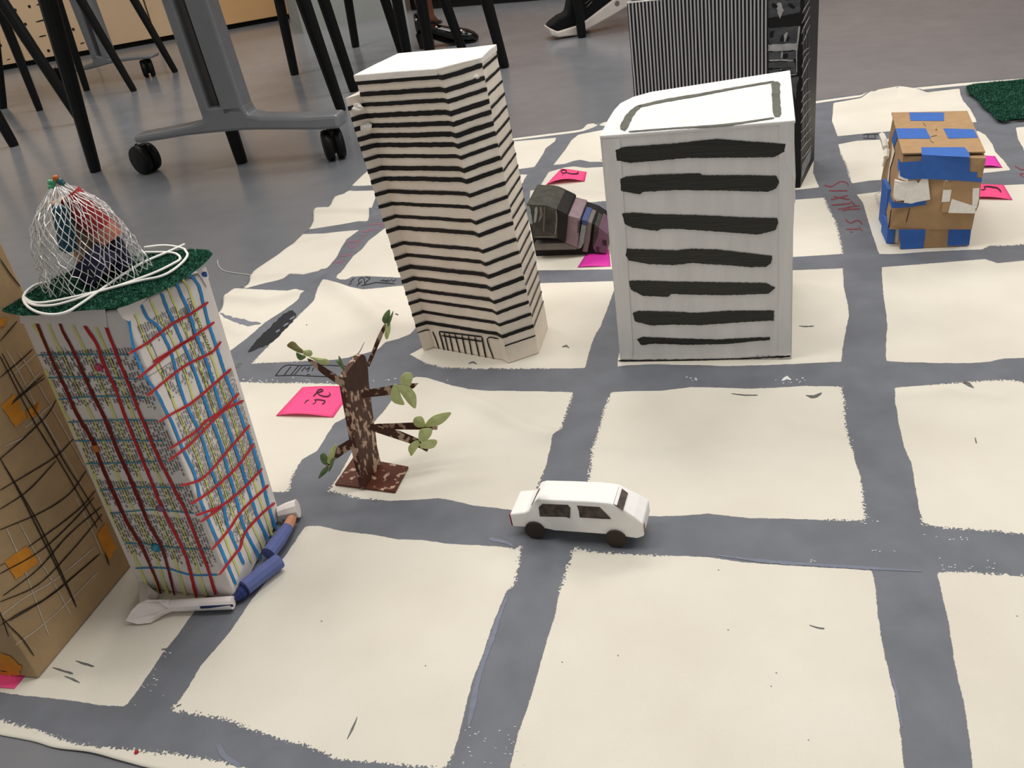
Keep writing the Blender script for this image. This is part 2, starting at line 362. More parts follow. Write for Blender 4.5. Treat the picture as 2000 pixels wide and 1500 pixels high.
BLOCKS = [
 [(772,296),(1004,270),(1123,255),(1169,245),(1185,245),(1400,222),(1584,199),(1633,192),(1696,183),(1738,172),(1780,172),(1883,162),(2000,153),(2200,138),(2200,142),(2000,157.5),(1883,167),(1780,177),(1738,177),(1696,187),(1633,196),(1584,203),(1400,226),(1185,249),(1169,250),(1123,259),(1004,274),(772,301)],
 [(597,1027),(547,1100),(493,1170),(447,1237),(393,1300),(363,1350),(335,1388),(377,1393),(430,1402),(460,1412),(500,1427),(547,1443),(600,1457),(617,1462),(650,1480),(700,1487),(833,1498),(872,1502),(885,1470),(900,1423),(913,1367),(927,1317),(943,1280),(963,1217),(990,1153),(1005,1140),(1013,1100),(1017,1068),(1003,1074),(983,1068),(933,1065),(873,1062),(827,1055),(773,1053),(733,1045),(667,1037),(627,1028)],
 [(1120,1070),(1167,1079),(1267,1085),(1333,1086),(1383,1088),(1450,1098),(1566,1106),(1703,1114),(1710,1153),(1715,1200),(1721,1247),(1733,1300),(1746,1353),(1755,1400),(1761,1457),(1766,1500),(1776,1600),(975,1610),(997,1497),(1010,1440),(1033,1373),(1053,1307),(1067,1253),(1083,1207),(1093,1153),(1097,1143),(1110,1100)],
 [(1830,1118),(1840,1160),(1853,1213),(1863,1287),(1873,1333),(1885,1383),(1893,1440),(1900,1497),(1912,1600),(2500,1640),(2420,1190),(2150,1140),(2000,1126),(1950,1122),(1893,1117)],
 [(1748,757),(1748,780),(1756,830),(1766,873),(1781,907),(1786,940),(1796,997),(1803,1023),(1833,1030),(1883,1033),(1953,1038),(2000,1043),(2150,1058),(2350,1080),(2250,740),(2100,742),(2000,748),(1983,743),(1933,743),(1880,747),(1843,750),(1800,753)],
 [(1193,766),(1233,764),(1293,763),(1350,756),(1400,757),(1466,759),(1520,757),(1566,754),(1643,755),(1648,780),(1651,830),(1661,867),(1670,900),(1680,930),(1685,967),(1691,1017),(1633,1016),(1533,1013),(1466,1012),(1416,1007),(1383,1003),(1333,1007),(1300,1008),(1267,1008),(1140,1000),(1143,985),(1150,933),(1153,917),(1157,873),(1165,857),(1173,827),(1178,807),(1187,783)],
 [(1120,766),(1033,764),(950,763),(917,760),(883,753),(850,743),(833,737),(810,736),(793,750),(767,780),(752,800),(737,817),(716,842),(695,870),(680,897),(663,927),(642,958),(677,967),(700,973),(760,978),(800,977),(857,973),(883,977),(923,987),(967,992),(997,996),(1035,1000),(1047,957),(1057,933),(1067,907),(1075,873),(1078,853),(1093,840),(1105,810),(1115,780)],
 [(350,748),(462,746),(533,748),(600,748),(667,751),(716,751),(700,785),(690,802),(680,813),(653,827),(640,847),(620,880),(590,897),(577,917),(567,940),(563,960),(533,961),(250,966),(60,975),(120,880),(250,790)],
 [(370,1207),(347,1240),(320,1273),(297,1307),(267,1350),(245,1380),(193,1377),(140,1368),(83,1362),(33,1357),(0,1352),(-200,1325),(-100,1180),(100,1060),(300,1047),(495,1045),(430,1125)],
 [(0,1407),(43,1418),(93,1433),(140,1452),(187,1460),(233,1463),(283,1468),(333,1472),(367,1477),(417,1485),(467,1497),(620,1535),(800,1570),(700,1750),(300,1600),(-400,1500),(-300,1330)],
 [(800,692),(833,710),(867,718),(933,720),(1063,720),(1143,719),(1148,697),(1155,673),(1163,653),(1172,640),(1185,606),(1196,575),(1205,549),(1057,553),(960,556),(900,560),(880,640),(840,672)],
 [(492,710),(533,708),(600,705),(650,703),(690,697),(737,683),(753,668),(777,662),(800,653),(808,645),(840,600),(860,560),(830,557),(783,558),(733,563),(707,565),(683,560),(653,550),(630,545),(620,563),(613,587),(597,603),(580,620),(547,650),(520,680)],
 [(380,560),(462,563),(500,565),(543,567),(597,568),(580,587),(553,607),(517,630),(483,660),(443,690),(380,735),(250,740),(300,640)],
 [(480,563),(517,553),(553,545),(567,537),(590,533),(623,533),(640,522),(657,503),(667,483),(677,467),(702,449),(667,452),(633,456),(597,457),(540,460),(440,520)],
 [(657,542),(667,530),(677,517),(690,500),(707,487),(720,470),(750,447),(800,425),(850,430),(850,541),(777,542),(717,539),(687,540),(675,546),(664,546)],
 [(560,447),(610,447),(667,438),(700,432),(718,432),(723,413),(730,395),(738,372),(690,373),(683,372),(640,390),(600,410)],
 [(660,362),(700,363),(725,362),(790,355),(800,320),(770,285),(690,330)],
 [(1000,276),(1005,276),(1086,269),(1084,276),(1066,289),(1061,300),(1044,326),(1016,330),(900,340),(880,300)],
 [(1130,263),(1116,274),(1103,294),(1081,322),(1103,320),(1121,314),(1134,312),(1152,316),(1175,316),(1300,300),(1300,235),(1185,252)],
 [(1072,336),(1103,327),(1121,325),(1145,328),(1175,326),(1320,318),(1380,372),(1178,393),(1123,398),(1090,404),(1034,399),(1034,390),(1036,373),(1050,371)],
 [(1017,341),(1030,341),(1024,350),(1021,357),(1000,380),(940,385),(930,350)],
 [(1062,426),(1121,421),(1182,417),(1250,412),(1300,515),(1193,526),(1055,528),(1000,530),(1000,430)],
 [(1628,201),(1696,189),(1755,179),(1785,183),(1874,173),(1876,185),(1881,197),(1895,213),(1908,238),(1850,246),(1731,257),(1685,261),(1636,266),(1625,236)],
 [(1637,282),(1673,275),(1715,273),(1800,266),(1905,256),(1911,256),(1925,264),(1939,283),(1944,297),(1960,313),(1974,332),(1930,337),(1800,346),(1722,351),(1696,353),(1664,358),(1660,348),(1654,325),(1643,302)],
 [(1590,304),(1588,337),(1594,353),(1600,366),(1553,371),(1450,380),(1430,300),(1580,285)],
 [(1610,386),(1617,407),(1631,430),(1640,465),(1646,496),(1547,502),(1450,508),(1440,400),(1553,390)],
 [(1673,380),(1720,374),(1850,367),(1998,360),(2120,351),(2200,462),(2120,468),(2000,477),(1965,480),(1935,479),(1918,487),(1860,489),(1790,493),(1755,496),(1717,496),(1701,449),(1692,419),(1685,395)],
 [(1984,249),(2120,238),(2200,330),(2040,345),(2010,322),(1998,288),(1988,271)],
 [(1547,528),(1646,524),(1648,560),(1656,596),(1658,617),(1651,650),(1646,680),(1643,707),(1623,707),(1566,710),(1500,713),(1416,715),(1366,713),(1333,713),(1280,711),(1217,714),(1206,716),(1207,700),(1222,640),(1240,580),(1250,545)],
 [(1722,522),(1800,516),(1924,506),(1948,514),(2000,509),(2130,500),(2230,680),(2130,690),(2000,699),(1960,700),(1933,706),(1900,709),(1833,709),(1766,707),(1731,705),(1730,673),(1733,637),(1731,613),(1728,596),(1724,560)],
]
DRY = [[(1015,1068),(1005,1140)],[(1120,1070),(1097,1143)],[(1120,1072),(1280,1084)],[(1645,760),(1655,830),(1665,880)],[(1690,960),(1693,1015)],[(1806,1028),(1900,1040),(2000,1048)],[(1830,752),(1900,748),(2000,750)],[(1187,785),(1165,860),(1153,930)],[(1115,785),(1093,840)],[(642,960),(720,975)],[(335,1390),(460,1412),(550,1445)],[(600,1457),(870,1500)],[(0,1407),(280,1468),(460,1495)],[(820,716),(1063,721)],[(1612,388),(1631,430),(1646,496)],[(1643,302),(1660,348)],[(569,915),(563,960)],[(460,747),(660,749)],[(492,708),(600,706)],[(580,620),(520,680)],[(1870,1120),(2000,1125)],[(1056,936),(1047,960)],[(660,362),(725,362)],[(1090,404),(1178,394)],[(1620,1016),(1691,1017)],[(2000,477),(1935,482)]]
def wpoly(px):
    P = []
    for i in range(len(px)): P += catmull([px[i], px[(i + 1) % len(px)]], 12.0)[:-1]
    out = []
    for p in P:
        q = gsurf(p[0], p[1]); out.append((q.x, q.y))
    return out
def edge_pts(px, step=5.0):
    return [Vector((G(p.x, p.y).x, G(p.x, p.y).y, 0)) for p in catmull(px, step)]
left_px = [(420,620),(433,607),(440,587),(447,573),(462,564),(480,562),(490,551),(495,533),(533,507),(567,487),(580,472),(600,453),(607,447),(613,433),(613,420),(621,409),(643,406),(650,393),(655,385),(673,380),(683,370),(700,353),(717,338),(772,296)]
top_px = [(772,296),(880,284),(1004,270),(1068,263),(1123,255),(1154,250),(1169,245),(1185,245),(1400,222),(1584,199),(1633,192),(1696,183),(1738,172),(1755,171),(1780,172),(1883,162),(2000,153),(2200,138)]
bot_px = [(0,1437),(67,1450),(110,1463),(177,1472),(233,1487),(277,1499)]
Lp = edge_pts(left_px); Tp = edge_pts(top_px); Bp = edge_pts(bot_px)
dv = Vector((math.cos(math.radians(71)), math.sin(math.radians(71)), 0))
def isect(a, d, b, e):
    den = d.x * e.y - d.y * e.x; t = ((b.x - a.x) * e.y - (b.y - a.y) * e.x) / den
    return a + d * t
dbot = (Bp[-1] - Bp[0]).normalized()
BLc = isect(Lp[0], dv, Bp[0], dbot); BRc = isect(Tp[-1], dv, Bp[-1], dbot)
LEFT = [BLc.lerp(Lp[0], i / 60) for i in range(60)] + Lp
BOT = [BLc.lerp(Bp[0], i / 20) for i in range(20)] + Bp + [Bp[-1].lerp(BRc, i / 80) for i in range(1, 81)]
RIGHT = [BRc.lerp(Tp[-1], i / 50) for i in range(51)]
def resample(P, n):
    L = [0]
    for i in range(len(P) - 1): L.append(L[-1] + (P[i + 1] - P[i]).length)
    t = np.linspace(0, L[-1], n)
    return np.stack([np.interp(t, L, [p.x for p in P]), np.interp(t, L, [p.y for p in P])], 1)
NU, NV = 520, 520
cb, ct, cl, cr = resample(BOT, NU), resample(Tp, NU), resample(LEFT, NV), resample(RIGHT, NV)
def smooth_edge(c, sig=45):
    n = len(c); t = np.linspace(0, 1, n)[:, None]; chord = c[0] * (1 - t) + c[-1] * t; d = c - chord
    k = np.exp(-0.5 * (np.arange(-3 * sig, 3 * sig + 1) / sig) ** 2); k /= k.sum(); m_ = 3 * sig
    out = np.zeros_like(d)
    for a_ in range(2):
        e_ = np.concatenate([-d[m_:0:-1, a_], d[:, a_], -d[-2:-m_ - 2:-1, a_]]); out[:, a_] = np.convolve(e_, k, 'valid')
    out[0] = 0; out[-1] = 0
    return chord + out
raw = (cb, ct, cl, cr); cb, ct, cl, cr = [smooth_edge(c_) for c_ in raw]
u = np.linspace(0, 1, NU)[None, :, None]; v = np.linspace(0, 1, NV)[:, None, None]
S = (1 - v) * cb[None] + v * ct[None] + (1 - u) * cl[:, None] + u * cr[:, None] - ((1 - u) * (1 - v) * cb[0] + u * (1 - v) * cb[-1] + (1 - u) * v * ct[0] + u * v * ct[-1])
S = S + (raw[0] - cb)[None] * np.exp(-v / .035) + (raw[1] - ct)[None] * np.exp(-(1 - v) / .035) + (raw[2] - cl)[:, None] * np.exp(-u / .03) + (raw[3] - cr)[:, None] * np.exp(-(1 - u) / .03)
X = S[..., 0].ravel(); Y = S[..., 1].ravel()
Hh = canvas_h(X, Y)
sd = np.full(X.shape, -0.05)
for blk in BLOCKS:
    P = np.array(wpoly(blk)); x0, y0 = P.min(0) - .03; x1, y1 = P.max(0) + .03
    m = np.where((X > x0) & (X < x1) & (Y > y0) & (Y < y1))[0]
    if not len(m): continue
    xs, ys = X[m], Y[m]; d2 = np.full(xs.shape, 9.0); ins = np.zeros(xs.shape, bool)
    for i in range(len(P)):
        a = P[i]; b = P[(i + 1) % len(P)]
        d2 = np.minimum(d2, seg_d2(xs, ys, a, b))
        cnd = (a[1] > ys) != (b[1] > ys)
        xi = a[0] + (ys - a[1]) / ((b[1] - a[1]) if abs(b[1] - a[1]) > 1e-12 else 1e-12) * (b[0] - a[0])
        ins ^= cnd & (xs < xi)
    s_ = np.sqrt(d2) * np.where(ins, 1, -1); sd[m] = np.maximum(sd[m], s_)
sd = np.clip(sd, -0.05, 0.05)
dry = np.zeros_like(sd)
for l in DRY:
    q = _gp(l); d = np.full_like(sd, 9.0)
    for i in range(len(q) - 1): d = np.minimum(d, seg_d2(X, Y, q[i], q[i + 1]))
    dry = np.maximum(dry, np.exp(-d / (0.011 ** 2)))
idx = np.arange(NU * NV).reshape(NV, NU)
Fq = np.stack([idx[:-1, :-1], idx[:-1, 1:], idx[1:, 1:], idx[1:, :-1]], -1).reshape(-1, 4)
me = bpy.data.meshes.new('street_map_canvas')
me.vertices.add(NU * NV); co = np.stack([X, Y, ZC + Hh], 1); me.vertices.foreach_set('co', co.ravel())
me.loops.add(len(Fq) * 4); me.loops.foreach_set('vertex_index', Fq.ravel().astype(np.int32))
me.polygons.add(len(Fq)); me.polygons.foreach_set('loop_start', np.arange(0, len(Fq) * 4, 4, dtype=np.int32)); me.polygons.foreach_set('loop_total', np.full(len(Fq), 4, np.int32))
me.update(calc_edges=True); me.validate()
at = me.attributes.new('sd', 'FLOAT', 'POINT'); at.data.foreach_set('value', sd.astype(np.float32))
at = me.attributes.new('dry', 'FLOAT', 'POINT'); at.data.foreach_set('value', dry.astype(np.float32))
me.polygons.foreach_set('use_smooth', np.ones(len(Fq), bool))
canvas = bpy.data.objects.new('street_map_canvas', me); C.objects.link(canvas)
tag(canvas, 'wrinkled cream canvas street map with hand-painted grey roads spread on the floor', 'canvas')
def canvas_mat():
    m = bpy.data.materials.new('painted_canvas'); m.use_nodes = True; nt = m.node_tree; N = nt.nodes; K = nt.links
    b = N['Principled BSDF']; b.inputs['Roughness'].default_value = 0.85; b.inputs['Specular IOR Level'].default_value = 0.25
    tc = N.new('ShaderNodeTexCoord'); a1 = N.new('ShaderNodeAttribute'); a1.attribute_name = 'sd'; a2 = N.new('ShaderNodeAttribute'); a2.attribute_name = 'dry'
    def nz(sc, det):
        n = N.new('ShaderNodeTexNoise'); n.inputs['Scale'].default_value = sc; n.inputs['Detail'].default_value = det; K.new(tc.outputs['Object'], n.inputs['Vector']); return n
    def mth(op, x, y, z=None):
        n = N.new('ShaderNodeMath'); n.operation = op
        for i, q in enumerate((x, y, z)):
            if q is None: continue
            if isinstance(q, (int, float)): n.inputs[i].default_value = q
            else: K.new(q, n.inputs[i])
        return n.outputs[0]
    n1 = nz(380, 5); n2 = nz(90, 3)
    amp = mth('MULTIPLY_ADD', a2.outputs['Fac'], 0.017, 0.0016)
    j = mth('MULTIPLY', mth('SUBTRACT', n1.outputs['Fac'], 0.5), amp)
    j2 = mth('MULTIPLY', mth('SUBTRACT', n2.outputs['Fac'], 0.5), 0.0022)
    s_ = mth('ADD', mth('ADD', a1.outputs['Fac'], j), j2)
    mr = N.new('ShaderNodeMapRange'); mr.inputs[1].default_value = -0.0003; mr.inputs[2].default_value = 0.0003; K.new(s_, mr.inputs[0])
    # cream cloth with faint soiling
    n3 = nz(7, 6); r1 = N.new('ShaderNodeValToRGB'); r1.color_ramp.elements[0].position = .3; r1.color_ramp.elements[1].position = .65
    r1.color_ramp.elements[0].color = (*lin((219, 212, 197)), 1); r1.color_ramp.elements[1].color = (*lin((228, 222, 208)), 1); K.new(n3.outputs['Fac'], r1.inputs['Fac'])
    n4 = nz(22, 5); r2 = N.new('ShaderNodeValToRGB'); r2.color_ramp.elements[0].position = .3; r2.color_ramp.elements[1].position = .7
    r2.color_ramp.elements[0].color = (*lin((105, 108, 114)), 1); r2.color_ramp.elements[1].color = (*lin((117, 120, 127)), 1); K.new(n4.outputs['Fac'], r2.inputs['Fac'])
    mx = N.new('ShaderNodeMix'); mx.data_type = 'RGBA'; K.new(mr.outputs[0], mx.inputs['Factor']); K.new(r2.outputs[0], mx.inputs['A']); K.new(r1.outputs[0], mx.inputs['B'])
    K.new(mx.outputs['Result'], b.inputs['Base Color'])
    rg = N.new('ShaderNodeMapRange'); rg.inputs[3].default_value = 0.55; rg.inputs[4].default_value = 0.9; K.new(mr.outputs[0], rg.inputs[0]); K.new(rg.outputs[0], b.inputs['Roughness'])
    n5 = nz(900, 2); n6 = nz(14, 4); hgt = mth('MULTIPLY_ADD', n6.outputs['Fac'], 6.0, n5.outputs['Fac'])
    bp = N.new('ShaderNodeBump'); bp.inputs['Strength'].default_value = 0.12; bp.inputs['Distance'].default_value = 0.002; K.new(hgt, bp.inputs['Height']); K.new(bp.outputs[0], b.inputs['Normal'])
    return m
me.materials.append(canvas_mat())
sol = canvas.modifiers.new('cloth', 'SOLIDIFY'); sol.thickness = 0.0012; sol.offset = -1; sol.use_rim_only = True

def Z1(l, ox, oy, sc): return [(ox + x / sc, oy + y / sc) for x, y in l]
def lettering(name, strokes, wpx, matn, jit=0.12):
    mb = MB()
    for s_ in strokes: mb.stroke(s_, wpx, gsurf, jit, step=3.0)
    return mb.build(name, matn, canvas)
q = lambda l: Z1(l, 1590, 340, 12.5)
lettering('street_lettering', [q(s_) for s_ in ([(255,270),(340,300),(430,310),(520,255),(620,195),(700,180),(770,200),(830,250),(835,305)],
  [(360,410),(820,410)], [(470,550),(600,580),(870,625)], [(410,630),(620,580),(825,525)], [(415,762),(650,745),(900,718)], [(890,660),(1000,760)],
  [(580,862),(760,835),(930,795),(1110,778)], [(680,900),(880,865),(1120,850)], [(850,815),(850,870)],
  [(770,1100),(830,1175),(900,1200),(980,1160),(1060,1130),(1130,1170),(1190,1240)], [(775,1350),(1100,1350)], [(1100,1275),(1130,1345),(1180,1395)], [(870,1418),(945,1416)])], 2.4, 'red_lettering')
q = lambda l: Z1(l, 640, 420, 10.714)
lettering('street_lettering', [q(s_) for s_ in ([(860,200),(1140,185)], [(1140,150),(1150,215),(1090,260)], [(720,350),(860,345)], [(860,345),(880,315),(1030,310)], [(700,440),(810,410)],
  [(470,560),(640,560)], [(690,500),(640,590),(570,660),(480,690),(430,640),(430,560),(470,550)],
  [(240,885),(270,850),(370,860),(430,830),(495,825),(470,865)], [(110,1000),(290,980)], [(350,905),(310,980),(265,1035)], [(80,1055),(100,1045)])], 2.2, 'faint_red_lettering')
lettering('street_sketch', [q(s_) for s_ in ([(430,1455),(490,1440),(480,1400),(560,1320)], [(610,1490),(660,1420),(640,1370),(690,1320),(760,1330),(780,1460)], [(640,1460),(720,1380)],
  [(780,1300),(890,1320),(830,1380),(770,1460)], [(700,1480),(860,1450),(1020,1415),(1180,1425),(1400,1440)], [(1100,1375),(1300,1380)], [(1160,1350),(1240,1400),(1270,1345)], [(1300,1390),(1340,1350),(1370,1395),(1430,1345)])], 1.7, 'road_marker')
q = lambda l: Z1(l, 480, 570, 8.333)
lettering('street_sketch', [q(s_) for s_ in ([(480,1368),(640,1205),(900,1200),(1300,1195),(1720,1220)], [(480,1368),(800,1360),(1000,1370),(1400,1385),(1620,1385)], [(620,1365),(740,1210)], [(730,1360),(860,1205)], [(790,1355),(920,1205)],
  [(905,1300),(970,1230),(985,1270),(1045,1225),(1000,1310)], [(1075,1295),(1110,1230)], [(990,1365),(1010,1345),(1050,1350)])], 1.7, 'road_marker')
# black painted bus-like mark with three bare windows on the street
mb = MB(); q = lambda l: Z1(l, 480, 570, 8.333)
spine = [(35,985),(150,900),(300,790),(450,660),(600,520),(720,400),(790,330)]
mb.stroke(q(spine), [2, 12, 23, 24, 25, 24, 17], gsurf, 0.14, 4.0)
mb.build('street_mark', 'road_marker', canvas)
mb = MB()
for c_, a_ in (((760,425), 5.0), ((655,535), 5.0), ((525,638), 4.0)):
    x, y = q([c_])[0]; mb.stroke([(x - a_, y + a_ * .75), (x + a_, y - a_ * .55)], 3.2, gsurf, .1, 3.0, e=0.0004)
mb.build('street_mark_windows', 'road_light', canvas)
mb = MB(); mb.stroke(q([(-250,1250),(-180,1230),(-90,1205)]), [3, 5, 2], gsurf, .3); mb.stroke(q([(-130,1180),(-70,1170)]), 3, gsurf, .3)
mb.stroke([(103,1304),(122,1310),(143,1316)], [1.5, 4, 3], gsurf, .4); mb.stroke([(126,1321),(142,1327),(156,1334)], [2, 4, 2], gsurf, .4); mb.stroke([(148,1291),(166,1297),(184,1302)], [2, 3.5, 4], gsurf, .4)
mb.stroke([(316,1269),(325,1268)], 4, gsurf, .4)
mb.stroke([(698,1400),(690,1420),(678,1444)], [1, 4, 1.2], gsurf, .3); mb.stroke([(345,1380),(354,1376)], 4, gsurf, .3)
mb.stroke([(1428,769),(1455,772),(1480,772)], [1, 2.6, 2], gsurf, .3); mb.stroke([(1574,772),(1590,775),(1605,768)], [2, 6, 3], gsurf, .5)
mb.stroke([(1880,745),(1893,752),(1902,758)], [7, 6, 2], gsurf, .4); mb.stroke([(1580,1221),(1596,1226),(1610,1228)], [1, 2, 4], gsurf, .3)
mb.stroke([(1560,637),(1575,638),(1590,637)], [1, 3, 1], gsurf, .5); mb.stroke([(1098,678),(1106,676),(1112,680)], [2, 4, 1], gsurf, .5)
mb.stroke([(915,711),(925,707),(931,711)], [2, 4, 3], gsurf, .4); mb.stroke([(772,613),(778,615)], 4, gsurf, .2); mb.stroke([(598,635),(600,634)], 3, gsurf, .2)
mb.stroke([(1904,855),(1907,866)], 2.5, gsurf, .5); mb.stroke([(680,700),(700,690),(712,668)], [.6, 1.6, .8], gsurf, .2)
for x, y in ((830,1300),(627,1213),(1402,1113),(1421,1230),(1515,1314),(1206,1280),(1097,1293),(1578,1445),(1505,1340),(1985,1203)): mb.stroke([(x, y), (x + 2.5, y + 1)], 2.2, gsurf, .2)
mb.build('paint_scuff', 'scuff', canvas)['kind'] = 'stuff'
mb = MB()
mb.stroke([(430,612),(450,622),(480,630),(510,632)], [3, 8, 10, 2], gsurf, .5)
mb.build('paint_scuff', 'road_grey', canvas)
# lighter second coat along some road edges
for l_, w_ in (([(993,1160),(975,1205),(960,1250),(946,1290),(933,1330),(925,1370),(915,1420)], [2, 8, 10, 8, 10, 12, 5]), ([(1400,1085),(1500,1097),(1600,1104),(1700,1110),(1800,1116)], [2, 7, 6, 6, 2]),
               ([(1737,1310),(1750,1350),(1762,1420)], [2, 6, 3]), ([(425,1455),(440,1478),(470,1497)], [12, 11, 8]), ([(955,1052),(990,1060),(1002,1068)], [8, 7, 5])):
    mb = MB(); mb.stroke(l_, w_, gsurf, .2); mb.build('road_second_coat', 'road_light', canvas)
mb = MB()
for (x, y, n, sx, sy) in ((290,1330,16,14,20),(320,1280,4,6,6),(930,1455,18,18,30),(1000,1450,14,12,30),(1540,744,10,14,4),(1360,740,6,8,3),(1725,1078,4,9,2),(1582,1094,3,4,3),(1850,1105,10,30,6),(1920,1110,10,25,6),(1690,1020,6,10,5),(1860,1050,8,30,3),(760,745,12,60,4),(530,743,14,50,3)):
    for i in range(n):
        a = x + rnd.gauss(0, sx); b_ = y + rnd.gauss(0, sy); l = rnd.uniform(1.5, 5); mb.stroke([(a, b_), (a + l, b_ + rnd.uniform(-1, 1))], rnd.uniform(1, 2.6), gsurf, .4, 3.0)
mb.stroke([(1527,744),(1537,738),(1545,742)], [3, 7, 3], gsurf, .5)
mb.build('paint_flecks', 'paint_fleck', canvas)['kind'] = 'stuff'
mb = MB(); x, y = 267, 1470; mb.ball(gsurf(x, y), 0.0021, 8, 5); mb.build('red_dot', 'car_red', canvas)
mb = MB()
q = lambda l: Z1(l, 1640, 140, 3.947)
for s_ in ([(180,490),(215,483),(215,515),(180,510)], [(215,485),(300,483)], [(215,515),(280,518)], [(270,480),(275,515)]): mb.stroke(q(s_), 1.6, gsurf, .2, 3)
mb.build('street_sketch', 'road_marker', canvas)
mb = MB()
q = lambda l: Z1(l, 1900, 270, 10)
for s_ in ([(820,550),(880,580),(940,615),(1000,610),(1060,560)], [(910,700),(1050,690)], [(910,700),(990,760)]): mb.stroke(q(s_), 2.2, gsurf, .2, 3)
mb.build('street_lettering', 'red_lettering', canvas)
# ------------------------------------------------------------------ striped tower
def lerp3(a, b, t): return a + (b - a) * t
ZB = ZC + 0.001
def striped_tower():
    ZT = 0.415
    base = [G(x, y, ZB) for x, y in ((827,685),(848,678),(984,703),(993,709),(1052,689),(1070,637))]       # V0..V4
    V0, V1, V2a, V2b, V3, V4 = base
    T1, T2, T3, T4, T5 = [G(x, y, ZT) for x, y in ((694,150),(853,137),(939,115),(968,91),(780,108))]
    pN = (V2a - V1).cross(T2 - V1).normalized(); T1 = onplane(694, 150, V1, pN); T5 = G(780, 108, T1.z * .6 + T4.z * .4)
    T2b = T2 + (V2b - V2a) * 0.9
    tf = 0.945; T0 = T1 + (V0 - V1) * 1.15; T0 = T0 + Vector((0, -.003, 0))
    V5 = V1 + (T5 - T1); V6 = V0 + (V5 - V1) * 0.75; T6 = T0 + (V6 - V0)
    root = thing('striped_tower', 'tall leaning cream paper tower ringed with black stripes, behind the cardboard tree', 'model building', (V2a.x, V2a.y, ZB))
    B = [V1, V2a, V2b, V3, V4, V5]; T = [T1, T2, T2b, T3, T4, T5]
    mb = MB(); rows = []; n = 24
    for r in range(n + 1):
        t = r / n
        rows.append([lerp3(B[i], T[i], t) + (Vector((rnd.uniform(-1, 1), rnd.uniform(-1, 1), 0)) * 0.0005 if 0 < r < n else Vector((0, 0, 0))) for i in range(6)])
    for r in range(n):
        a = mb.add(rows[r]); b = mb.add(rows[r + 1])
        for i in range(6): j = (i + 1) % 6; mb.f.append((a + i, a + j, b + j, b + i))
    mb.ngon(rows[0])
    mb.build('body', 'cream_paint', root, weld=True)
    # slab roof, slightly uneven rim
    rim = [T1, T1.lerp(T2, .5), T2, T2.lerp(T3, .5), T3, T3.lerp(T4, .5), T4, T4.lerp(T5, .25), T4.lerp(T5, .5), T4.lerp(T5, .75), T5, T5.lerp(T1, .5)]
    c = sum(rim, Vector()) / len(rim)
    lo = [p + (p - c) * 0.02 + Vector((0, 0, -0.006)) for p in rim]; hi = [p + (p - c) * 0.025 + Vector((0, 0, rnd.uniform(.0015, .0035))) for p in rim]
    mb = MB(); mb.prism(lo, hi); mb.build('roof', 'torn_paper', root, bevel=0.0012)
    # side fin that stops short of the roof, torn at its top
    fb = [V0, V1 + (V5 - V1) * 0.02, V1 + (V5 - V1) * 0.75, V6]
    ft = [lerp3(p, q_, tf) for p, q_ in ((V0, T0), (V1, T1), (V1 + (V5 - V1) * .75, T1 + (T5 - T1) * .75), (V6, T6))]
    mb = MB().prism(fb, ft); mb.build('side_fin', 'cream_paint', root)
    def ring(t, dz, verts, top, off):
        pts = [lerp3(a, b, t) for a, b in zip(verts, top)]; nrm = []
        for i in range(len(pts) - 1):
            d = pts[i + 1] - pts[i]; nn = Vector((d.y, -d.x, 0)).normalized(); nrm.append(nn)
        return pts, nrm
    def stripe(t, w0, verts, top, mbx):
        pts, nrm = ring(t, 0, verts, top, 0)
        up = []; dn = []; dh = ZT - ZB; wob = rnd.uniform(-.0006, .0006)
        for i in range(len(pts)):
            n_ = (nrm[max(i - 1, 0)] + nrm[min(i, len(nrm) - 1)]); n_.normalize()
            if i < len(pts) - 1:
                m_ = max(2, int((pts[i + 1] - pts[i]).length / 0.005))
                for k in range(m_):
                    f = k / m_; p = pts[i].lerp(pts[i + 1], f); nn = n_ if k == 0 else nrm[i]
                    wob = 0.85 * wob + rnd.uniform(-.00022, .00022)
                    p = p + nn * 0.0009 + Vector((0, 0, wob))
                    up.append(p + Vector((0, 0, w0 * .5 * (1 + rnd.uniform(-.1, .1))))); dn.append(p - Vector((0, 0, w0 * .5 * (1 + rnd.uniform(-.1, .1)))))
            else:
                p = pts[i] + n_ * 0.0009; up.append(p + Vector((0, 0, w0 * .45))); dn.append(p - Vector((0, 0, w0 * .45)))
        mbx.grid([up, dn])
    front_b = [V6, V0, V1, V2a, V2b, V3]; front_t = [T6, T0, T1, T2, T2b, T3]
    core_b = front_b[2:]; core_t = front_t[2:]
    ys = [636, 613, 589, 567, 542, 517, 492, 467, 435, 410, 383, 357, 330, 308, 283, 260, 240, 218, 197, 174, 152, 127]
    def t_at(y):
        lo_, hi_ = 0.0, 1.0
        for _ in range(30):
            m_ = (lo_ + hi_) / 2
            if PX(lerp3(V3, T3, m_))[1] > y: lo_ = m_
            else: hi_ = m_
        return lo_
    for k, y in enumerate(ys):
        t = t_at(y); mb = MB()
        if t < tf - 0.008: stripe(t, rnd.uniform(.0050, .0064), front_b, front_t, mb)
        else: stripe(t, .0058, core_b, core_t, mb)
        mb.build('black_stripe', 'black_ink', root)
    mb = MB(); stripe(t_at(655), .0022, [V2b, V3], [T2b, T3], mb); mb.build('black_stripe', 'black_ink', root)
    for k in range(23):
        t = 0.105 + k * 0.0395
        mb = MB(); stripe(t, rnd.uniform(.0034, .0044), [V3, V4], [T3, T4], mb); mb.build('side_stripe', 'black_ink', root)
    # drawn entrance
    sf = plane_surf(V1, V2a, T2, 0.0011); q = lambda l: Z1(l, 790, 520, 6.667)
    mb = MB()
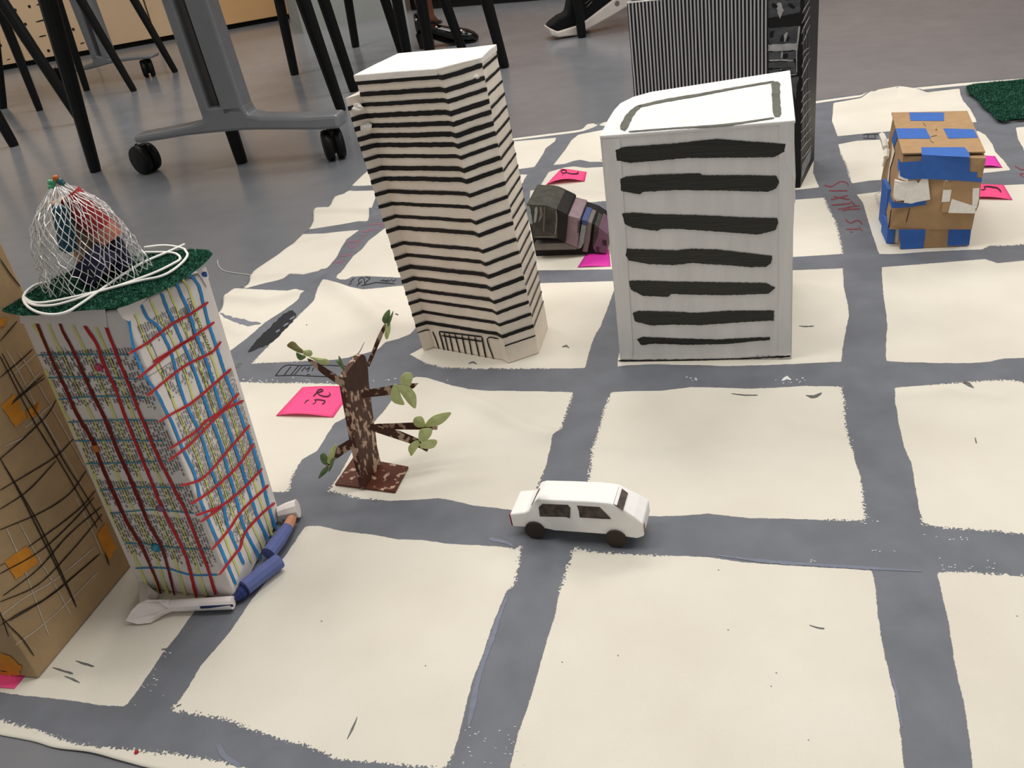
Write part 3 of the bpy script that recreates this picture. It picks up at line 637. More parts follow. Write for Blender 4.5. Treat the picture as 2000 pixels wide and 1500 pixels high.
    for s_ in ([(450,850),(1005,920)], [(485,905),(1010,980)], [(450,850),(520,1105)], [(1005,920),(1060,1200)]): mb.stroke(q(s_), 3.0, sf, .1)
    for a, b in ((515,570),(580,635),(655,722),(745,800),(830,880),(915,975)): mb.stroke(q([(a, 862 + (a - 450) * .125), (b, 1105 + (b - 520) * .18)]), 2.6, sf, .1)
    for s_ in ([(1160,1215),(1080,945),(1225,945)], [(365,850),(410,960),(450,1085)]): mb.stroke(q(s_), 2.4, sf, .1)
    mb.build('drawn_entrance', 'black_ink', root)
    sl = plane_surf(V0, V1, T1, 0.0011)
    mb = MB(); mb.stroke(q([(165,870),(290,830),(350,835)]), 2.2, sl, .1); mb.build('drawn_entrance', 'black_ink', root)
    # torn lumps of paper
    sfr = plane_surf(V2b, V3, T3, 0.0); sll = plane_surf(V0, V1, T1, 0.0); sff = plane_surf(V1, V2a, T2, 0.0)
    for (x, y, r, s_) in ((926,150,.0062,sfr),(907,196,.006,sfr),(893,236,.0062,sfr),(697,210,.0085,sll),(714,249,.0075,sll)):
        p = s_(x, y, 0.0022); mb = MB(); mb.ball(p, r, 9, 6, 1.1, .55, .6, .35); mb.build('torn_patch', 'torn_paper', root)
striped_tower()

# ------------------------------------------------------------------ white box building with dark bands
def box_building():
    z = 0.317
    FL, FR = G(1212, 705, ZB), G(1546, 700, ZB); TL, TR = G(1172, 268, z), G(1552, 238, z)
    bN = (FR - FL).cross(TR - FL).normalized(); TL = onplane(1172, 268, FL, bN); bk = G(1542, 140, z); rN = (TR - TL).cross(bk - TL).normalized()
    top_px = [(1172,268),(1188,236),(1200,217),(1212,204),(1236,192),(1272,182),(1400,162),(1542,140),(1550,236)]
    topp = [TL] + [onplane(p[0], p[1], TL, rN) for p in top_px[1:-1]] + [TR]
    ux = (TR - TL); uy = topp[-2] - TR
    fx = FR - FL
    # footprint: same outline carried down to the floor map
    def down(p):
        d = p - TL; det = ux.x * uy.y - ux.y * uy.x
        a = (d.x * uy.y - d.y * uy.x) / det; b = (ux.x * d.y - ux.y * d.x) / det
        return Vector((FL.x, FL.y, ZB)) + Vector((fx.x, fx.y, 0)) * a + Vector((uy.x, uy.y, 0)) * b
    bot = [down(p) for p in topp]
    root = thing('box_building', 'white painted box building with seven dark brushed bands on its front', 'model building', ((FL + FR) / 2)[:])
    mb = MB().prism(bot, topp, cap1=False); mb.build('body', 'box_front_paint', root, bevel=0.0)
    c = sum(topp, Vector()) / len(topp)
    lo = [p + (p - c) * .006 - Vector((0, 0, .002)) for p in topp]; hi = [p + (p - c) * .006 + Vector((0, 0, .002)) for p in topp]
    roof = MB().prism(lo, hi).build('roof', 'white_paint', root, bevel=0.0012)
    sf = plane_surf(FL, FR, TR, 0.0005); q = lambda l: Z1(l, 1160, 120, 2.5)
    bands = [([(105,432),(150,417),(400,400),(600,378),(750,390),(935,402),(930,440),(880,468),(700,470),(450,472),(250,490),(180,496),(112,484)]),
      ([(128,575),(160,562),(300,552),(520,546),(530,556),(720,555),(890,558),(905,590),(890,620),(850,637),(600,630),(400,628),(240,638),(225,650),(170,640),(132,632)]),
      ([(137,742),(200,738),(300,746),(500,750),(700,760),(895,765),(900,790),(885,825),(800,846),(700,838),(560,828),(420,818),(330,818),(310,828),(190,812),(150,795)]),
      ([(160,915),(250,918),(400,922),(480,915),(600,918),(700,930),(870,950),(866,985),(840,1003),(760,1005),(650,995),(480,985),(380,995),(270,990),(170,972),(155,945)]),
      ([(170,1072),(230,1070),(400,1075),(600,1078),(840,1082),(887,1105),(850,1135),(650,1142),(500,1140),(380,1135),(360,1150),(240,1145),(180,1115)]),
      ([(190,1228),(215,1218),(400,1222),(500,1228),(650,1218),(880,1216),(878,1265),(700,1275),(520,1288),(380,1285),(280,1290),(200,1270)]),
      ([(210,1355),(240,1345),(400,1352),(600,1358),(750,1350),(860,1346),(860,1360),(750,1370),(650,1380),(450,1384),(300,1378),(230,1386)])]
    for b in bands:
        mb = MB(); mb.patch(q(b), sf, 0.0004, 3.0, 0.5); mb.build('painted_band', 'band_paint', root)
    rsf = lambda x, y, e=0.0: onplane(x, y, TL + Vector((0, 0, .0026 + e)), rN)
    for l, w_ in (([(1216,254),(1226,232),(1238,216),(1252,206)], [15, 15, 11, 6]), ([(1246,208),(1300,196),(1370,184),(1440,171),(1512,159)], [5, 6, 5, 4, 4]), ([(1515,159),(1516,190),(1518,228)], [17, 16, 15]), ([(1228,257),(1320,250),(1420,243),(1512,230)], [3, 3, 4, 3])):
        mb = MB(); mb.stroke(l, w_, rsf, .12); mb.build('roof_line', 'roof_line_paint', roof)
    # taped seam flaps at the front edges
    mb = MB(); mb.sheet(q([(40,380),(125,375),(190,1400),(185,1450),(128,1455)]), sf, 0.0003); mb.build('corner_tape', 'box_front_paint', root)
    mb = MB(); mb.sheet(q([(905,300),(975,292),(985,560),(970,900),(960,1440),(900,1440)]), sf, 0.0003); mb.build('corner_tape', 'box_front_paint', root)
    # curled seam and pencil marks
    mb = MB(); mb.stroke(q([(915,460),(940,520),(975,600),(982,690)]), 2.0, sf, .1, e=.0008); mb.build('seam_edge', 'torn_paper', root)
    mb = MB(); mb.stroke(q([(30,480),(70,490),(105,478)]), 1.5, sf, .1, e=.0006); mb.build('seam_edge', 'torn_paper', root)
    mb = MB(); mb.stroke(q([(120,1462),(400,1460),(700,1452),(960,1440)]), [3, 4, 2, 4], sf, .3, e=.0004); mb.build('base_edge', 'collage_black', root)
    mb = MB()
    for i in range(3): mb.stroke(q([(790 + i * 28, 1445), (800 + i * 28, 1438), (806 + i * 28, 1446)]), 1.4, sf, .2, 2.0, e=.0006)
    mb.build('pencil_marks', 'collage_grey', root)
box_building()

# ------------------------------------------------------------------ black tower behind the box
def black_tower():
    Rc = G(1563, 366, ZB); Rb = G(1590, 312, ZB)
    d = Vector((-math.cos(math.radians(17)), math.sin(math.radians(17)), 0))
    # width so that the left upright passes the photographed left edge
    best = None
    for i in range(200, 420):
        s_ = i / 1000; p = Rc + d * s_; z = up_to(p, (1243, 190)); qx = PX((p.x, p.y, z))[0]; e = abs(qx - 1243)
        if best is None or e < best[0]: best = (e, s_)
    Lc = Rc + d * best[1]; H = up_to(Lc, (1228, 8)); dep = Rb - Rc
    lean = Vector((-0.008, 0, 0))
    root = thing('black_tower', 'tall black tower with thin white pinstripes standing behind the white box building', 'model building', (Rc + Lc)[:] and tuple((Rc + Lc) / 2))
    Hv = Vector((0, 0, H)) + lean
    lo = [Lc, Rc, Rc + dep, Lc + dep]
    MB().prism(lo, [p + Hv for p in lo]).build('body', 'tower_black', root)
    sf = plane_surf(Lc, Rc, Rc + Hv, 0.0)
    fN = (Rc - Lc).cross(Hv).normalized()
    if fN.dot(CP - Rc) < 0: fN = -fN
    # pinstriped panel standing proud on the front
    Wd = (Rc - Lc); fr = 0.80
    a = [Lc + fN * .003, Lc + Wd * fr + fN * .003, Lc + Wd * fr, Lc]
    MB().prism(a, [p + Hv for p in a]).build('front_panel', 'tower_black', root)
    fpanel = [o_ for o_ in root.children if o_.name.startswith('front_panel')][0]
    ns = 38
    for i in range(ns):
        u0 = (i + 0.25) / ns * fr; ww = Wd.length * fr / ns * 0.44
        p0 = Lc + Wd * u0 + fN * .0034; x = Wd.normalized() * ww
        path_l = []; path_r = []
        for k in range(9):
            t = k / 8; j = Wd.normalized() * rnd.uniform(-.0003, .0003)
            path_l.append(p0 + Hv * t + j); path_r.append(p0 + x + Hv * t + j)
        mb = MB(); mb.grid([path_l, path_r]); mb.grid([[p + fN * .001 for p in path_l], [p + fN * .001 for p in path_r]])
        mb.grid([path_l, [p + fN * .001 for p in path_l]]); mb.grid([path_r, [p + fN * .001 for p in path_r]])
        mb.build('pinstripe', 'tower_white', fpanel)
    # top edge, white
    MB().prism([p + Hv for p in a], [p + Hv + Vector((0, 0, .002)) for p in a]).build('panel_cap', 'white_paint', root)
    s2 = lambda x, y, e=0.0: sf(x, y, 0) + fN * (0.0008 + e)
    q = lambda l: Z1(l, 1480, 0, 3.947)
    for pts, m_ in (([(75,0),(330,0),(325,95),(250,110),(170,125),(80,140)], 'brush_grey'), ([(78,215),(325,200),(318,300),(300,330),(80,345)], 'brush_grey'), ([(78,345),(300,330),(305,385),(80,395)], 'brush_light'),
                    ([(80,400),(300,395),(300,455),(80,460)], 'brush_grey'), ([(82,480),(280,475),(300,520),(85,525)], 'brush_grey'), ([(85,540),(300,520),(300,570),(240,560),(85,575)], 'brush_grey'), ([(258,600),(318,590),(300,680),(290,760),(265,690)], 'brush_grey')):
        mb = MB(); mb.patch(q(pts), s2, 0, 5, 1.0); mb.build('brushed_panel', m_, root)
    for l, w_ in (([(205,320),(212,280),(228,250)], [4, 7, 5]), ([(85,465),(180,462),(275,466)], [4, 3, 4]), ([(186,395),(184,450)], 3), ([(180,530),(182,560)], 4), ([(165,20),(172,80),(170,140)], [10, 12, 2]), ([(240,575),(300,572)], 2), ([(322,200),(312,280),(300,400),(300,560)], [4, 3, 2, 2])):
        mb = MB(); mb.stroke(q(l), w_, s2, .25, 4, e=.0005); mb.build('brush_stroke', 'brush_light', root)
    for l, w_ in (([(100,290),(110,250),(130,240)], [8, 9, 4]), ([(180,320),(195,270)], [10, 5]), ([(225,320),(240,280)], [4, 5]), ([(205,450),(225,410)], [12, 6]), ([(160,555),(220,545)], 6), ([(235,30),(285,60)], 8), ([(110,30),(150,55)], 8)):
        mb = MB(); mb.stroke(q(l), w_, s2, .3, 4, e=.0007); mb.build('dark_stroke', 'tower_black', root)
    s3 = plane_surf(Rc, Rc + dep, Rc + Hv, 0.0008)
    lines = [[(345,100),(370,50),(400,0)], [(340,180),(365,130),(400,50)], [(338,260),(362,200),(402,120)], [(340,340),(365,290),(385,230),(403,190)], [(345,420),(365,390),(400,365)], [(340,520),(365,440),(400,400)], [(338,600),(370,520),(402,450)], [(336,700),(370,620),(403,600)], [(335,790),(365,730),(407,700)], [(333,870),(360,800),(408,760)], [(332,950),(370,880),(410,830)], [(332,1020),(365,990),(412,900)], [(332,1090),(370,1040),(413,990)], [(332,1160),(375,1100),(414,1060)], [(333,1230),(370,1190),(415,1120)]]
    for l in lines:
        mb = MB(); mb.stroke(q(l), [1.4, 2.2, 1.2], s3, .25, 4); mb.build('side_line', 'brush_light', root)
    for i in range(9):
        x0 = 338 + i * 8; mb = MB(); mb.stroke(q([(x0, 1380 - i * 18), (x0 + 6, 1260 - i * 14)]), 1.3, s3, .2, 4); mb.build('side_line', 'brush_light', root)
    for x0 in (350, 372, 392):
        mb = MB(); mb.stroke(q([(x0, 1100), (x0 - 2, 700), (x0 + 2, 200)]), 1.0, s3, .3, 6); mb.build('side_line', 'brush_grey', root)
black_tower()

# ------------------------------------------------------------------ low dark collage building between the towers
def collage_building():
    yb = G(1120, 497, ZB)
    d = Vector((math.cos(math.radians(17)), -math.sin(math.radians(17)), 0)); dp = Vector((math.sin(math.radians(17)), math.cos(math.radians(17)), 0))
    N = -dp
    base = Vector((yb.x, yb.y, 0))
    def sfp(x, y, off=0.0): return onplane(x, y, base + N * off, N)
    root = thing('collage_building', 'low dark collage-covered model building with stepped sloping side, between striped tower and box', 'model building', (yb.x, yb.y, ZB))
    q = lambda l: Z1(l, 1020, 380, 8.333)
    def slab(name, pts, m_, front, back):
        P = [sfp(x, y, front) for x, y in q(pts)]; mb = MB(); mb.prism([p + dp * (front + back) for p in P], P); return mb.build(name, m_, root, bevel=.0008)
    slab('core', [(70,250),(560,250),(720,340),(940,400),(1140,470),(1250,540),(1390,650),(1385,800),(1340,950),(1250,1000),(230,1020)], 'collage_black', 0.0, .085)
    slab('tall_block', [(70,155),(190,165),(345,168),(430,185),(560,240),(575,720),(180,705)], 'collage_dark', .022, .075)
    slab('dark_block', [(560,238),(720,315),(740,345),(700,785),(575,720)], 'collage_black', .0215, .074)
    slab('pink_block', [(740,340),(940,390),(895,870),(700,785)], 'collage_pink', .016, .072)
    slab('low_ledge', [(195,800),(690,790),(880,870),(890,895),(210,910)], 'collage_grey', .016, .05)
    slab('pale_strip', [(965,480),(1040,505),(1000,790),(960,870),(895,890)], 'collage_pale', .010, .05)
    slab('blue_strip', [(965,405),(1060,430),(1050,500),(970,490)], 'collage_blue', .0105, .05)
    slab('grey_strip', [(1045,430),(1130,465),(1095,760),(1060,940),(980,930),(1005,780)], 'collage_grey', .008, .05)
    slab('end_block', [(1180,480),(1245,530),(1225,700),(1160,860),(1140,830)], 'collage_dark', .004, .05)
    slab('mauve_end', [(1245,530),(1390,645),(1390,790),(1365,965),(1190,940),(1150,870),(1225,690)], 'collage_mauve', .006, .06)
    sg = lambda x, y, e=0.0: onplane(x, y, base + N * (.0228 + e), N)
    for l, w_, m_ in (([(95,180),(120,330),(150,480)], [6, 8, 5], 'collage_pale'), ([(230,200),(220,330),(200,460)], [5, 6, 4], 'collage_pale'), ([(300,200),(310,330),(270,440)], [5, 6, 3], 'collage_grey'), ([(550,260),(560,420),(535,660)], [3, 3, 3], 'collage_grey'), ([(360,200),(355,420),(345,600)], 2, 'collage_grey'), ([(200,690),(540,685)], 2, 'collage_grey')):
        mb = MB(); mb.stroke(q(l), w_, sg, .2, 4); mb.build('paper_strip', m_, root)
    mb = MB()
    for i in range(9):
        y = 250 + i * 42
        for k in range(5):
            x = 385 + k * 26 + rnd.uniform(-4, 4); mb.stroke(q([(x, y + k * 7), (x + 18, y + k * 7 + 5)]), rnd.uniform(1.2, 2.4), sg, .3, 2)
    mb.build('newsprint_text', 'collage_black', root)['kind'] = 'stuff'
    mb = MB(); s2 = lambda x, y, e=0.0: onplane(x, y, base + N * (.0165 + e), N)
    for i in range(7): mb.stroke(q([(905 - i * 2, 440 + i * 28), (955 - i * 4, 448 + i * 28)]), 2.2, s2, .3, 2)
    mb.build('newsprint_text', 'collage_black', root)['kind'] = 'stuff'
    s3 = lambda x, y, e=0.0: onplane(x, y, base + N * (.0065 + e), N); mb = MB()
    for i in range(4):
        mb.stroke(q([(1300, 740 + i * 22), (1375, 760 + i * 22)]), 1.6, s3, .3, 2); mb.stroke(q([(1200, 850 + i * 22), (1260, 870 + i * 22)]), 1.4, s3, .3, 2)
    mb.build('newsprint_text', 'collage_black', root)['kind'] = 'stuff'
collage_building()

# ------------------------------------------------------------------ cardboard cube building with blue tape
def cube_building():
    zl = 0.034; zt = 0.147
    A, B = G(1736, 448, zl), G(1898, 448, zl)                       # upper box, front lower edge
    A2, B2 = G(1764, 305, zt), G(1926, 309, zt)
    D2, C2 = G(1741, 222, zt), G(1889, 219, zt)
    root = thing('cardboard_building', 'brown cardboard box building patched with blue tape and masking tape beside SIXTH ST lettering', 'model building', tuple(G(1824, 440, ZB)))
    dep = ((D2 - A2) + (C2 - B2)) * 0.5
    lo = [A, B, B + dep * .97, A + dep * .97]; hi = [A2, B2, B2 + dep * .97, A2 + dep * .97]
    ub = MB().prism(lo, hi).build('upper_box', 'kraft', root)
    # lid, a little larger and gaping at the front right
    e = 0.0022; x = (B2 - A2).normalized(); y = dep.normalized()
    L0 = [G(x_, y_, zt + .0035) for x_, y_ in ((1762, 302), (1924, 299), (1889, 219), (1741, 222))]
    lid = MB().prism(L0, [p + Vector((0, 0, e)) for p in L0]).build('lid', 'kraft', root)
    # lower box
    b0, b1 = G(1758, 486, ZB), G(1891, 480, ZB); dd = (b1 - b0); nrm = Vector((-dd.y, dd.x, 0)).normalized()
    lob = [b0, b1, b1 + nrm * .16, b0 + nrm * .16]
    lb = MB().prism(lob, [Vector((p.x, p.y, zl)) for p in lob]).build('lower_box', 'kraft', root)
    q = lambda l: Z1(l, 1700, 200, 5.0)
    sf = plane_surf(A, B, B2, 0.0006); sl = plane_surf(A, A + dep, A2, 0.0006); sb = plane_surf(b0, b1, b1 + Vector((0, 0, 1)), 0.0006)
    st = lambda px, py, ee=0.0: G(px, py, zt + .0060 + ee)
    def tp(name, pts, surf, m_, ee=0.0002):
        mb = MB(); mb.sheet(q(pts), lambda a, b, e2=0.0: surf(a, b, e2), ee); return mb.build(name, m_, lid if surf is st else lb if surf is sb else ub)
    for pts in ([(378,98),(718,98),(720,180),(392,178)], [(245,253),(540,253),(590,353),(272,352)], [(712,253),(1012,262),(1050,343),(762,352)], [(498,438),(920,437),(968,500),(970,535),(500,513)]):
        tp('blue_tape', pts, st, 'blue_tape')
    tp('blue_tape', [(500,510),(970,536),(972,680),(1045,682),(1040,735),(1090,740),(1085,780),(800,760),(480,745),(395,750),(390,600),(500,570)], sf, 'blue_tape')
    tp('blue_tape', [(280,585),(495,572),(500,745),(395,755),(330,740),(290,720)], sf, 'blue_tape', .0004)
    tp('blue_tape', [(205,965),(330,985),(545,960),(540,1000),(385,1022),(210,1035)], sf, 'blue_tape')
    tp('blue_tape', [(238,260),(265,345),(225,450),(205,360)], sl, 'blue_tape'); tp('blue_tape', [(190,905),(215,960),(207,1030),(178,965)], sl, 'blue_tape')
    tp('blue_tape', [(272,545),(295,585),(285,700),(262,640)], sl, 'blue_tape')
    tp('blue_tape', [(275,1240),(540,1240),(515,1425),(295,1432)], sb, 'blue_tape'); tp('blue_tape', [(765,1240),(985,1240),(965,1395),(752,1402)], sb, 'blue_tape')
    # small side block wrapped in tape, lower left
    p0, p1 = G(1731, 475, ZB), G(1745, 476, ZB); k = nrm * .05
    MB().prism([p0, p1, p1 + k, p0 + k], [Vector((p.x, p.y, .031)) for p in (p0, p1, p1 + k, p0 + k)]).build('side_block', 'blue_tape', root)
    p0, p1 = G(1746, 474, ZB), G(1753, 475, ZB)
    MB().prism([p0, p1, p1 + k, p0 + k], [Vector((p.x, p.y, .028)) for p in (p0, p1, p1 + k, p0 + k)]).build('side_tape', 'masking_tape', root)
    p0 = G(1726, 450, ZB); MB().prism([p0, p0 + x * .006, p0 + x * .006 + k, p0 + k], [Vector((p.x, p.y, .075)) for p in (p0, p0 + x * .006, p0 + x * .006 + k, p0 + k)]).build('side_block', 'blue_tape', root)
    # two balconies of card held by masking tape
    o1 = lambda d_: (lambda a, b, e2=0.0: onplane(a, b, A + fN * (d_ + e2), fN))
    fN = (B - A).cross(A2 - A).normalized()
    if fN.dot(CP - A) < 0: fN = -fN
    def bal(name, pts, m_, d0, d1):
        P = [o1(d1)(a, b) for a, b in q(pts)]; return MB().prism([p - fN * (d1 - d0) for p in P], P).build(name, m_, ub, bevel=.0006)
    bal('balcony_box', [(725,790),(805,800),(900,800),(1000,835),(1080,800),(1060,1000),(1030,1070),(690,1075),(715,960)], 'kraft', 0.0006, .010)
    bal('masking_tape', [(720,770),(800,805),(775,970),(695,975),(710,850)], 'masking_tape', .0101, .0106)
    bal('masking_tape', [(795,942),(1000,1008),(1028,1040),(1025,1085),(760,1080)], 'masking_tape', .0104, .0109)
    bal('masking_tape', [(1000,840),(1065,835),(1058,950),(1035,1036),(992,1036)], 'masking_tape', .0107, .0112)
    bal('masking_tape', [(725,765),(800,740),(810,735),(800,762),(900,768),(1045,778),(1040,805),(1000,830),(900,798),(800,800)], 'masking_tape', .0102, .0112)
    bal('balcony_box', [(240,760),(350,785),(450,770),(480,800),(400,880),(340,960),(250,965),(225,930)], 'masking_tape', .0006, .011)
    bal('masking_tape', [(295,612),(350,600),(418,607),(405,700),(385,785),(270,740)], 'masking_tape', .0014, .0022)
    bal('masking_tape', [(500,745),(562,732),(586,950),(450,975),(400,990),(325,980),(350,855),(440,830)], 'masking_tape', .0112, .0120)
    bal('masking_tape', [(250,790),(350,865),(330,960),(240,945),(222,920)], 'masking_tape', .0112, .0125)
    bal('balcony_floor', [(235,950),(330,975),(330,985),(250,975)], 'kraft_edge', .0008, .010)
    o2 = plane_surf(A, A + dep, A2, .0008)
    def pipe(pts, m_, r): MB().tube([o2(a, b, r) for a, b in q(pts)], r, 6).build('paper_roll', m_, root)
    pipe([(110,320),(135,380),(150,445)], 'masking_tape', .0055); pipe([(160,465),(155,540)], 'masking_tape', .005); pipe([(150,540),(130,620)], 'masking_tape', .003)
    tp('masking_tape', [(215,390),(235,480),(215,560),(190,640),(175,830),(165,760),(180,640),(205,520)], sl, 'masking_tape', .001)
    MB().tube([o2(a, b, .002) for a, b in q([(110,845),(90,880),(40,895),(30,920),(60,935),(110,930)])], .0007, 6).build('wire_loop', 'white_cord', root)
    mb = MB()
    for s_ in ([(520,195),(525,215),(545,235)], [(640,250),(655,280)], [(630,270),(650,265)], [(580,370),(600,385),(620,395)], [(590,335),(650,320)]): mb.stroke(q(s_), 1.0, st, .2, 3)
    mb.build('pen_marks', 'brown_line', lid)
    mb = MB(); mb.stroke(q([(385,1030),(350,1170)]), 1.6, sf, .2, 4); mb.stroke(q([(205,1040),(178,1230)]), 2.2, sf, .2, 4); mb.stroke(q([(325,515),(500,517)]), 2.0, sf, .2, 4); mb.build('card_seam', 'brown_line', ub)
cube_building()
# ------------------------------------------------------------------ fonts (printed words)
def text_mesh(txt):
    cu = bpy.data.curves.new('t', 'FONT'); cu.body = txt; cu.resolution_u = 2
    ob = bpy.data.objects.new('t', cu); C.objects.link(ob)
    bpy.context.view_layer.update(); dg = bpy.context.evaluated_depsgraph_get()
    m = ob.evaluated_get(dg).to_mesh(); V = [v.co.copy() for v in m.vertices]; Fc = [tuple(p.vertices) for p in m.polygons]
    ob.evaluated_get(dg).to_mesh_clear(); bpy.data.objects.remove(ob); bpy.data.curves.remove(cu)
    return V, Fc
def printed(mb, txt, p0, p1, hpx, surf, e=0.0):
    V, Fc = text_mesh(txt); W = max(v.x for v in V) or 1; Hh_ = max(v.y for v in V) or 1
    a = Vector((p0[0], p0[1])); b = Vector((p1[0], p1[1])); d = b - a; t = d.normalized(); up = Vector((t.y, -t.x))
    i0 = mb.add([surf(*(a + d * (v.x / W) + up * (v.y / Hh_ * hpx)), e) for v in V])
    mb.f += [tuple(i0 + k for k in f) for f in Fc]

# ------------------------------------------------------------------ felt with short fibres
def felt(name, px, z, parent, thick, n, fib=(.0012, .0034, .0003), surf=None):
    P = [Vector((p.x, p.y, 0)) for p in catmull(px, 9, True)]
    sf = surf or (lambda x, y, e=0.0: G(x, y, z + e))
    pts = [sf(p.x + rnd.uniform(-1, 1), p.y + rnd.uniform(-1, 1), thick) for p in P]; low = [sf(p.x, p.y, 0) for p in P]
    ob = MB().prism(low, pts).build(name, 'felt', parent)
    xs = [p.x for p in pts]; ys = [p.y for p in pts]; mb = MB(); mb2 = MB(); k = 0; zt = max(p.z for p in pts)
    def inside(x, y):
        r = False
        for i in range(len(pts)):
            a = pts[i]; b = pts[(i + 1) % len(pts)]
            if (a.y > y) != (b.y > y) and x < a.x + (y - a.y) / (b.y - a.y) * (b.x - a.x): r = not r
        return r
    while k < n:
        x = rnd.uniform(min(xs), max(xs)); y = rnd.uniform(min(ys), max(ys))
        if not inside(x, y): continue
        k += 1; a = rnd.uniform(0, 6.28); l = rnd.uniform(fib[0], fib[1]); w_ = fib[2]
        d = Vector((math.cos(a), math.sin(a), rnd.uniform(.1, .6))).normalized() * l; s_ = Vector((-math.sin(a), math.cos(a), 0)) * w_
        p = Vector((x, y, zt - .0003)); (mb2 if k % 4 == 0 else mb).ngon([p - s_, p + s_, p + d])
    for i in range(len(pts)):
        for _ in range(6):
            p = pts[i].lerp(pts[(i + 1) % len(pts)], rnd.random()); p = p.lerp(low[i], rnd.random() * .8); a = rnd.uniform(0, 6.28)
            d = Vector((math.cos(a), math.sin(a), rnd.uniform(-.4, .8))).normalized() * rnd.uniform(.001, .003); s_ = Vector((-math.sin(a), math.cos(a), 0)) * .0003
            mb.ngon([p - s_, p + s_, p + d])
    return ob, mb, mb2

# ------------------------------------------------------------------ newspaper tower
def news_tower():
    zs = (0.325, 0.339, 0.314)
    BL, BC, BR = G(271, 1151, ZB), G(465, 1177, ZB), G(550, 1012, ZB)
    TC = G(240, 604, zs[1]); TL = onplane(38, 622, BC, (BL - BC).cross(TC - BC).normalized()); TR = onplane(404, 527, BC, (BR - BC).cross(TC - BC).normalized())
    BB = BL + BR - BC; TB = TL + TR - TC
    root = thing('newspaper_tower', 'newspaper-wrapped tower with red and blue marker grid, green felt roof and silver net', 'model building', tuple(BC))
    # slightly tucked-in foot
    cx = (BL + BR) / 2
    foot = [p.lerp(Vector((cx.x, cx.y, ZB)), .03) for p in (BL, BC, BR, BB)]
    low = [lerp3(p, t, .06) for p, t in zip((BL, BC, BR, BB), (TL, TC, TR, TB))]
    mb = MB(); n = 16; rows = [foot] + [[lerp3(a, b, t / n) for a, b in zip(low, (TL, TC, TR, TB))] for t in range(n + 1)]
    for r in range(len(rows) - 1):
        a = mb.add(rows[r]); b = mb.add(rows[r + 1])
        for i in range(4): j = (i + 1) % 4; mb.f.append((a + i, a + j, b + j, b + i))
    mb.ngon(rows[0]); mb.ngon(rows[-1]); mb.build('body', 'newsprint', root, weld=True, bevel=.003, seg=3)
    sl = plane_surf(BL, BC, TC, .0005); sr = plane_surf(BC, BR, TR, .0005)
    # body of print: rows of letter-like marks running down the wall
    def face_pt(b0, b1, t0, t1, u_, v_): return lerp3(lerp3(b0, b1, u_), lerp3(t0, t1, u_), v_)
    def columns(b0, b1, t0, t1, secs, name, slant):
        N = (b1 - b0).cross(t0 - b0).normalized()
        if N.dot(CP - b0) < 0: N = -N
        W = (b1 - b0).length; Hh_ = (t0 - b0).length; mb = MB(); pitch = .0033; nl = int(W / pitch)
        for i in range(2, nl - 1):
            u0 = (i + .5) / nl
            for (va, vb, ua, ub, dens) in secs:
                if not (ua <= u0 <= ub): continue
                v_ = vb - rnd.uniform(0, .006); end = va + rnd.uniform(0, .03)
                while v_ > end:
                    wl = rnd.randint(2, 8)
                    for _ in range(wl):
                        if v_ < end: break
                        hgt = rnd.choice((.0014, .0014, .0016, .0021)) ; uu = u0 + slant * (v_ - .5) * 0.02
                        lw = rnd.uniform(.0006, .0010) / Hh_
                        a0 = face_pt(b0, b1, t0, t1, uu, v_) + N * .0008; a1 = face_pt(b0, b1, t0, t1, uu, v_ - lw) + N * .0008
                        x = (b1 - b0).normalized() * hgt
                        mb.ngon([a0, a0 + x, a1 + x, a1]); v_ -= lw + .00042 / Hh_
                    v_ -= rnd.uniform(.0012, .0024) / Hh_
                    if rnd.random() > dens: v_ -= rnd.uniform(.004, .02)
        return mb.build(name, 'news_ink', root)
    o = columns(BL, BC, TL, TC, [(.70, .895, .03, .98, .75), (.47, .67, .03, .98, .95), (.345, .455, .06, .97, .95), (.14, .33, .05, .95, .9)], 'newsprint_text', 0); o['kind'] = 'stuff'
    o = columns(BC, BR, TC, TR, [(.865, .945, .03, .5, .9), (.70, .80, .1, .5, .3), (.66, .93, .5, .68, .7), (.23, .655, .08, .92, .95), (.13, .2, .2, .6, .6)], 'newsprint_text', 0); o['kind'] = 'stuff'
    mb = MB(); q = lambda l: Z1(l, 220, 480, 4.168)
    for txt, a, b, h in (('LOCAL SCOREBOARD', (606,430), (800,890), 6.0), ('MAJOR LEAGUE BASEBALL', (572,510), (705,825), 4.4), ('END OF SEASON', (725,945), (780,1090), 3.6), ('PRIOR TO MONDAY\'S GAMES', (712,1040), (812,1300), 3.4), ('MLB LEADERS', (758,1090), (800,1200), 3.2)):
        aa, bb = q([a, b]); mb = MB(); printed(mb, txt, aa, bb, h, sr, .0003); mb.build('newsprint_headline', 'head_ink', root)
    q5 = lambda l: Z1(l, 0, 780, 2.42)
    for txt, a, b, h in (('TENNIS', (925,300), (945,350), 3.6), ('FRIDAY AUG. 22', (905,585), (960,660), 3.2)):
        aa, bb = q5([a, b]); mb = MB(); printed(mb, txt, aa, bb, h, sr, .0003); mb.build('newsprint_headline', 'head_ink', root)
    mb = MB(); mb.stroke(q([(270,700),(340,850),(437,1095)]), 1.0, sr, .1, 5, e=.0002); mb.build('newsprint_rule', 'head_ink', root)
    mb = MB()                                         # ruled lines of the printed table
    z4 = lambda l: Z1(l, 30, 560, 4.413)
    for s_ in ([(300,520),(560,950)], [(350,515),(580,950)], [(395,515),(470,700),(570,945)], [(420,520),(680,920)], [(860,620),(940,760),(1040,940)]):
        mb = MB(); mb.stroke(z4(s_), .8, sl, .1, 8, e=.0002); mb.build('newsprint_rule', 'head_ink', root)
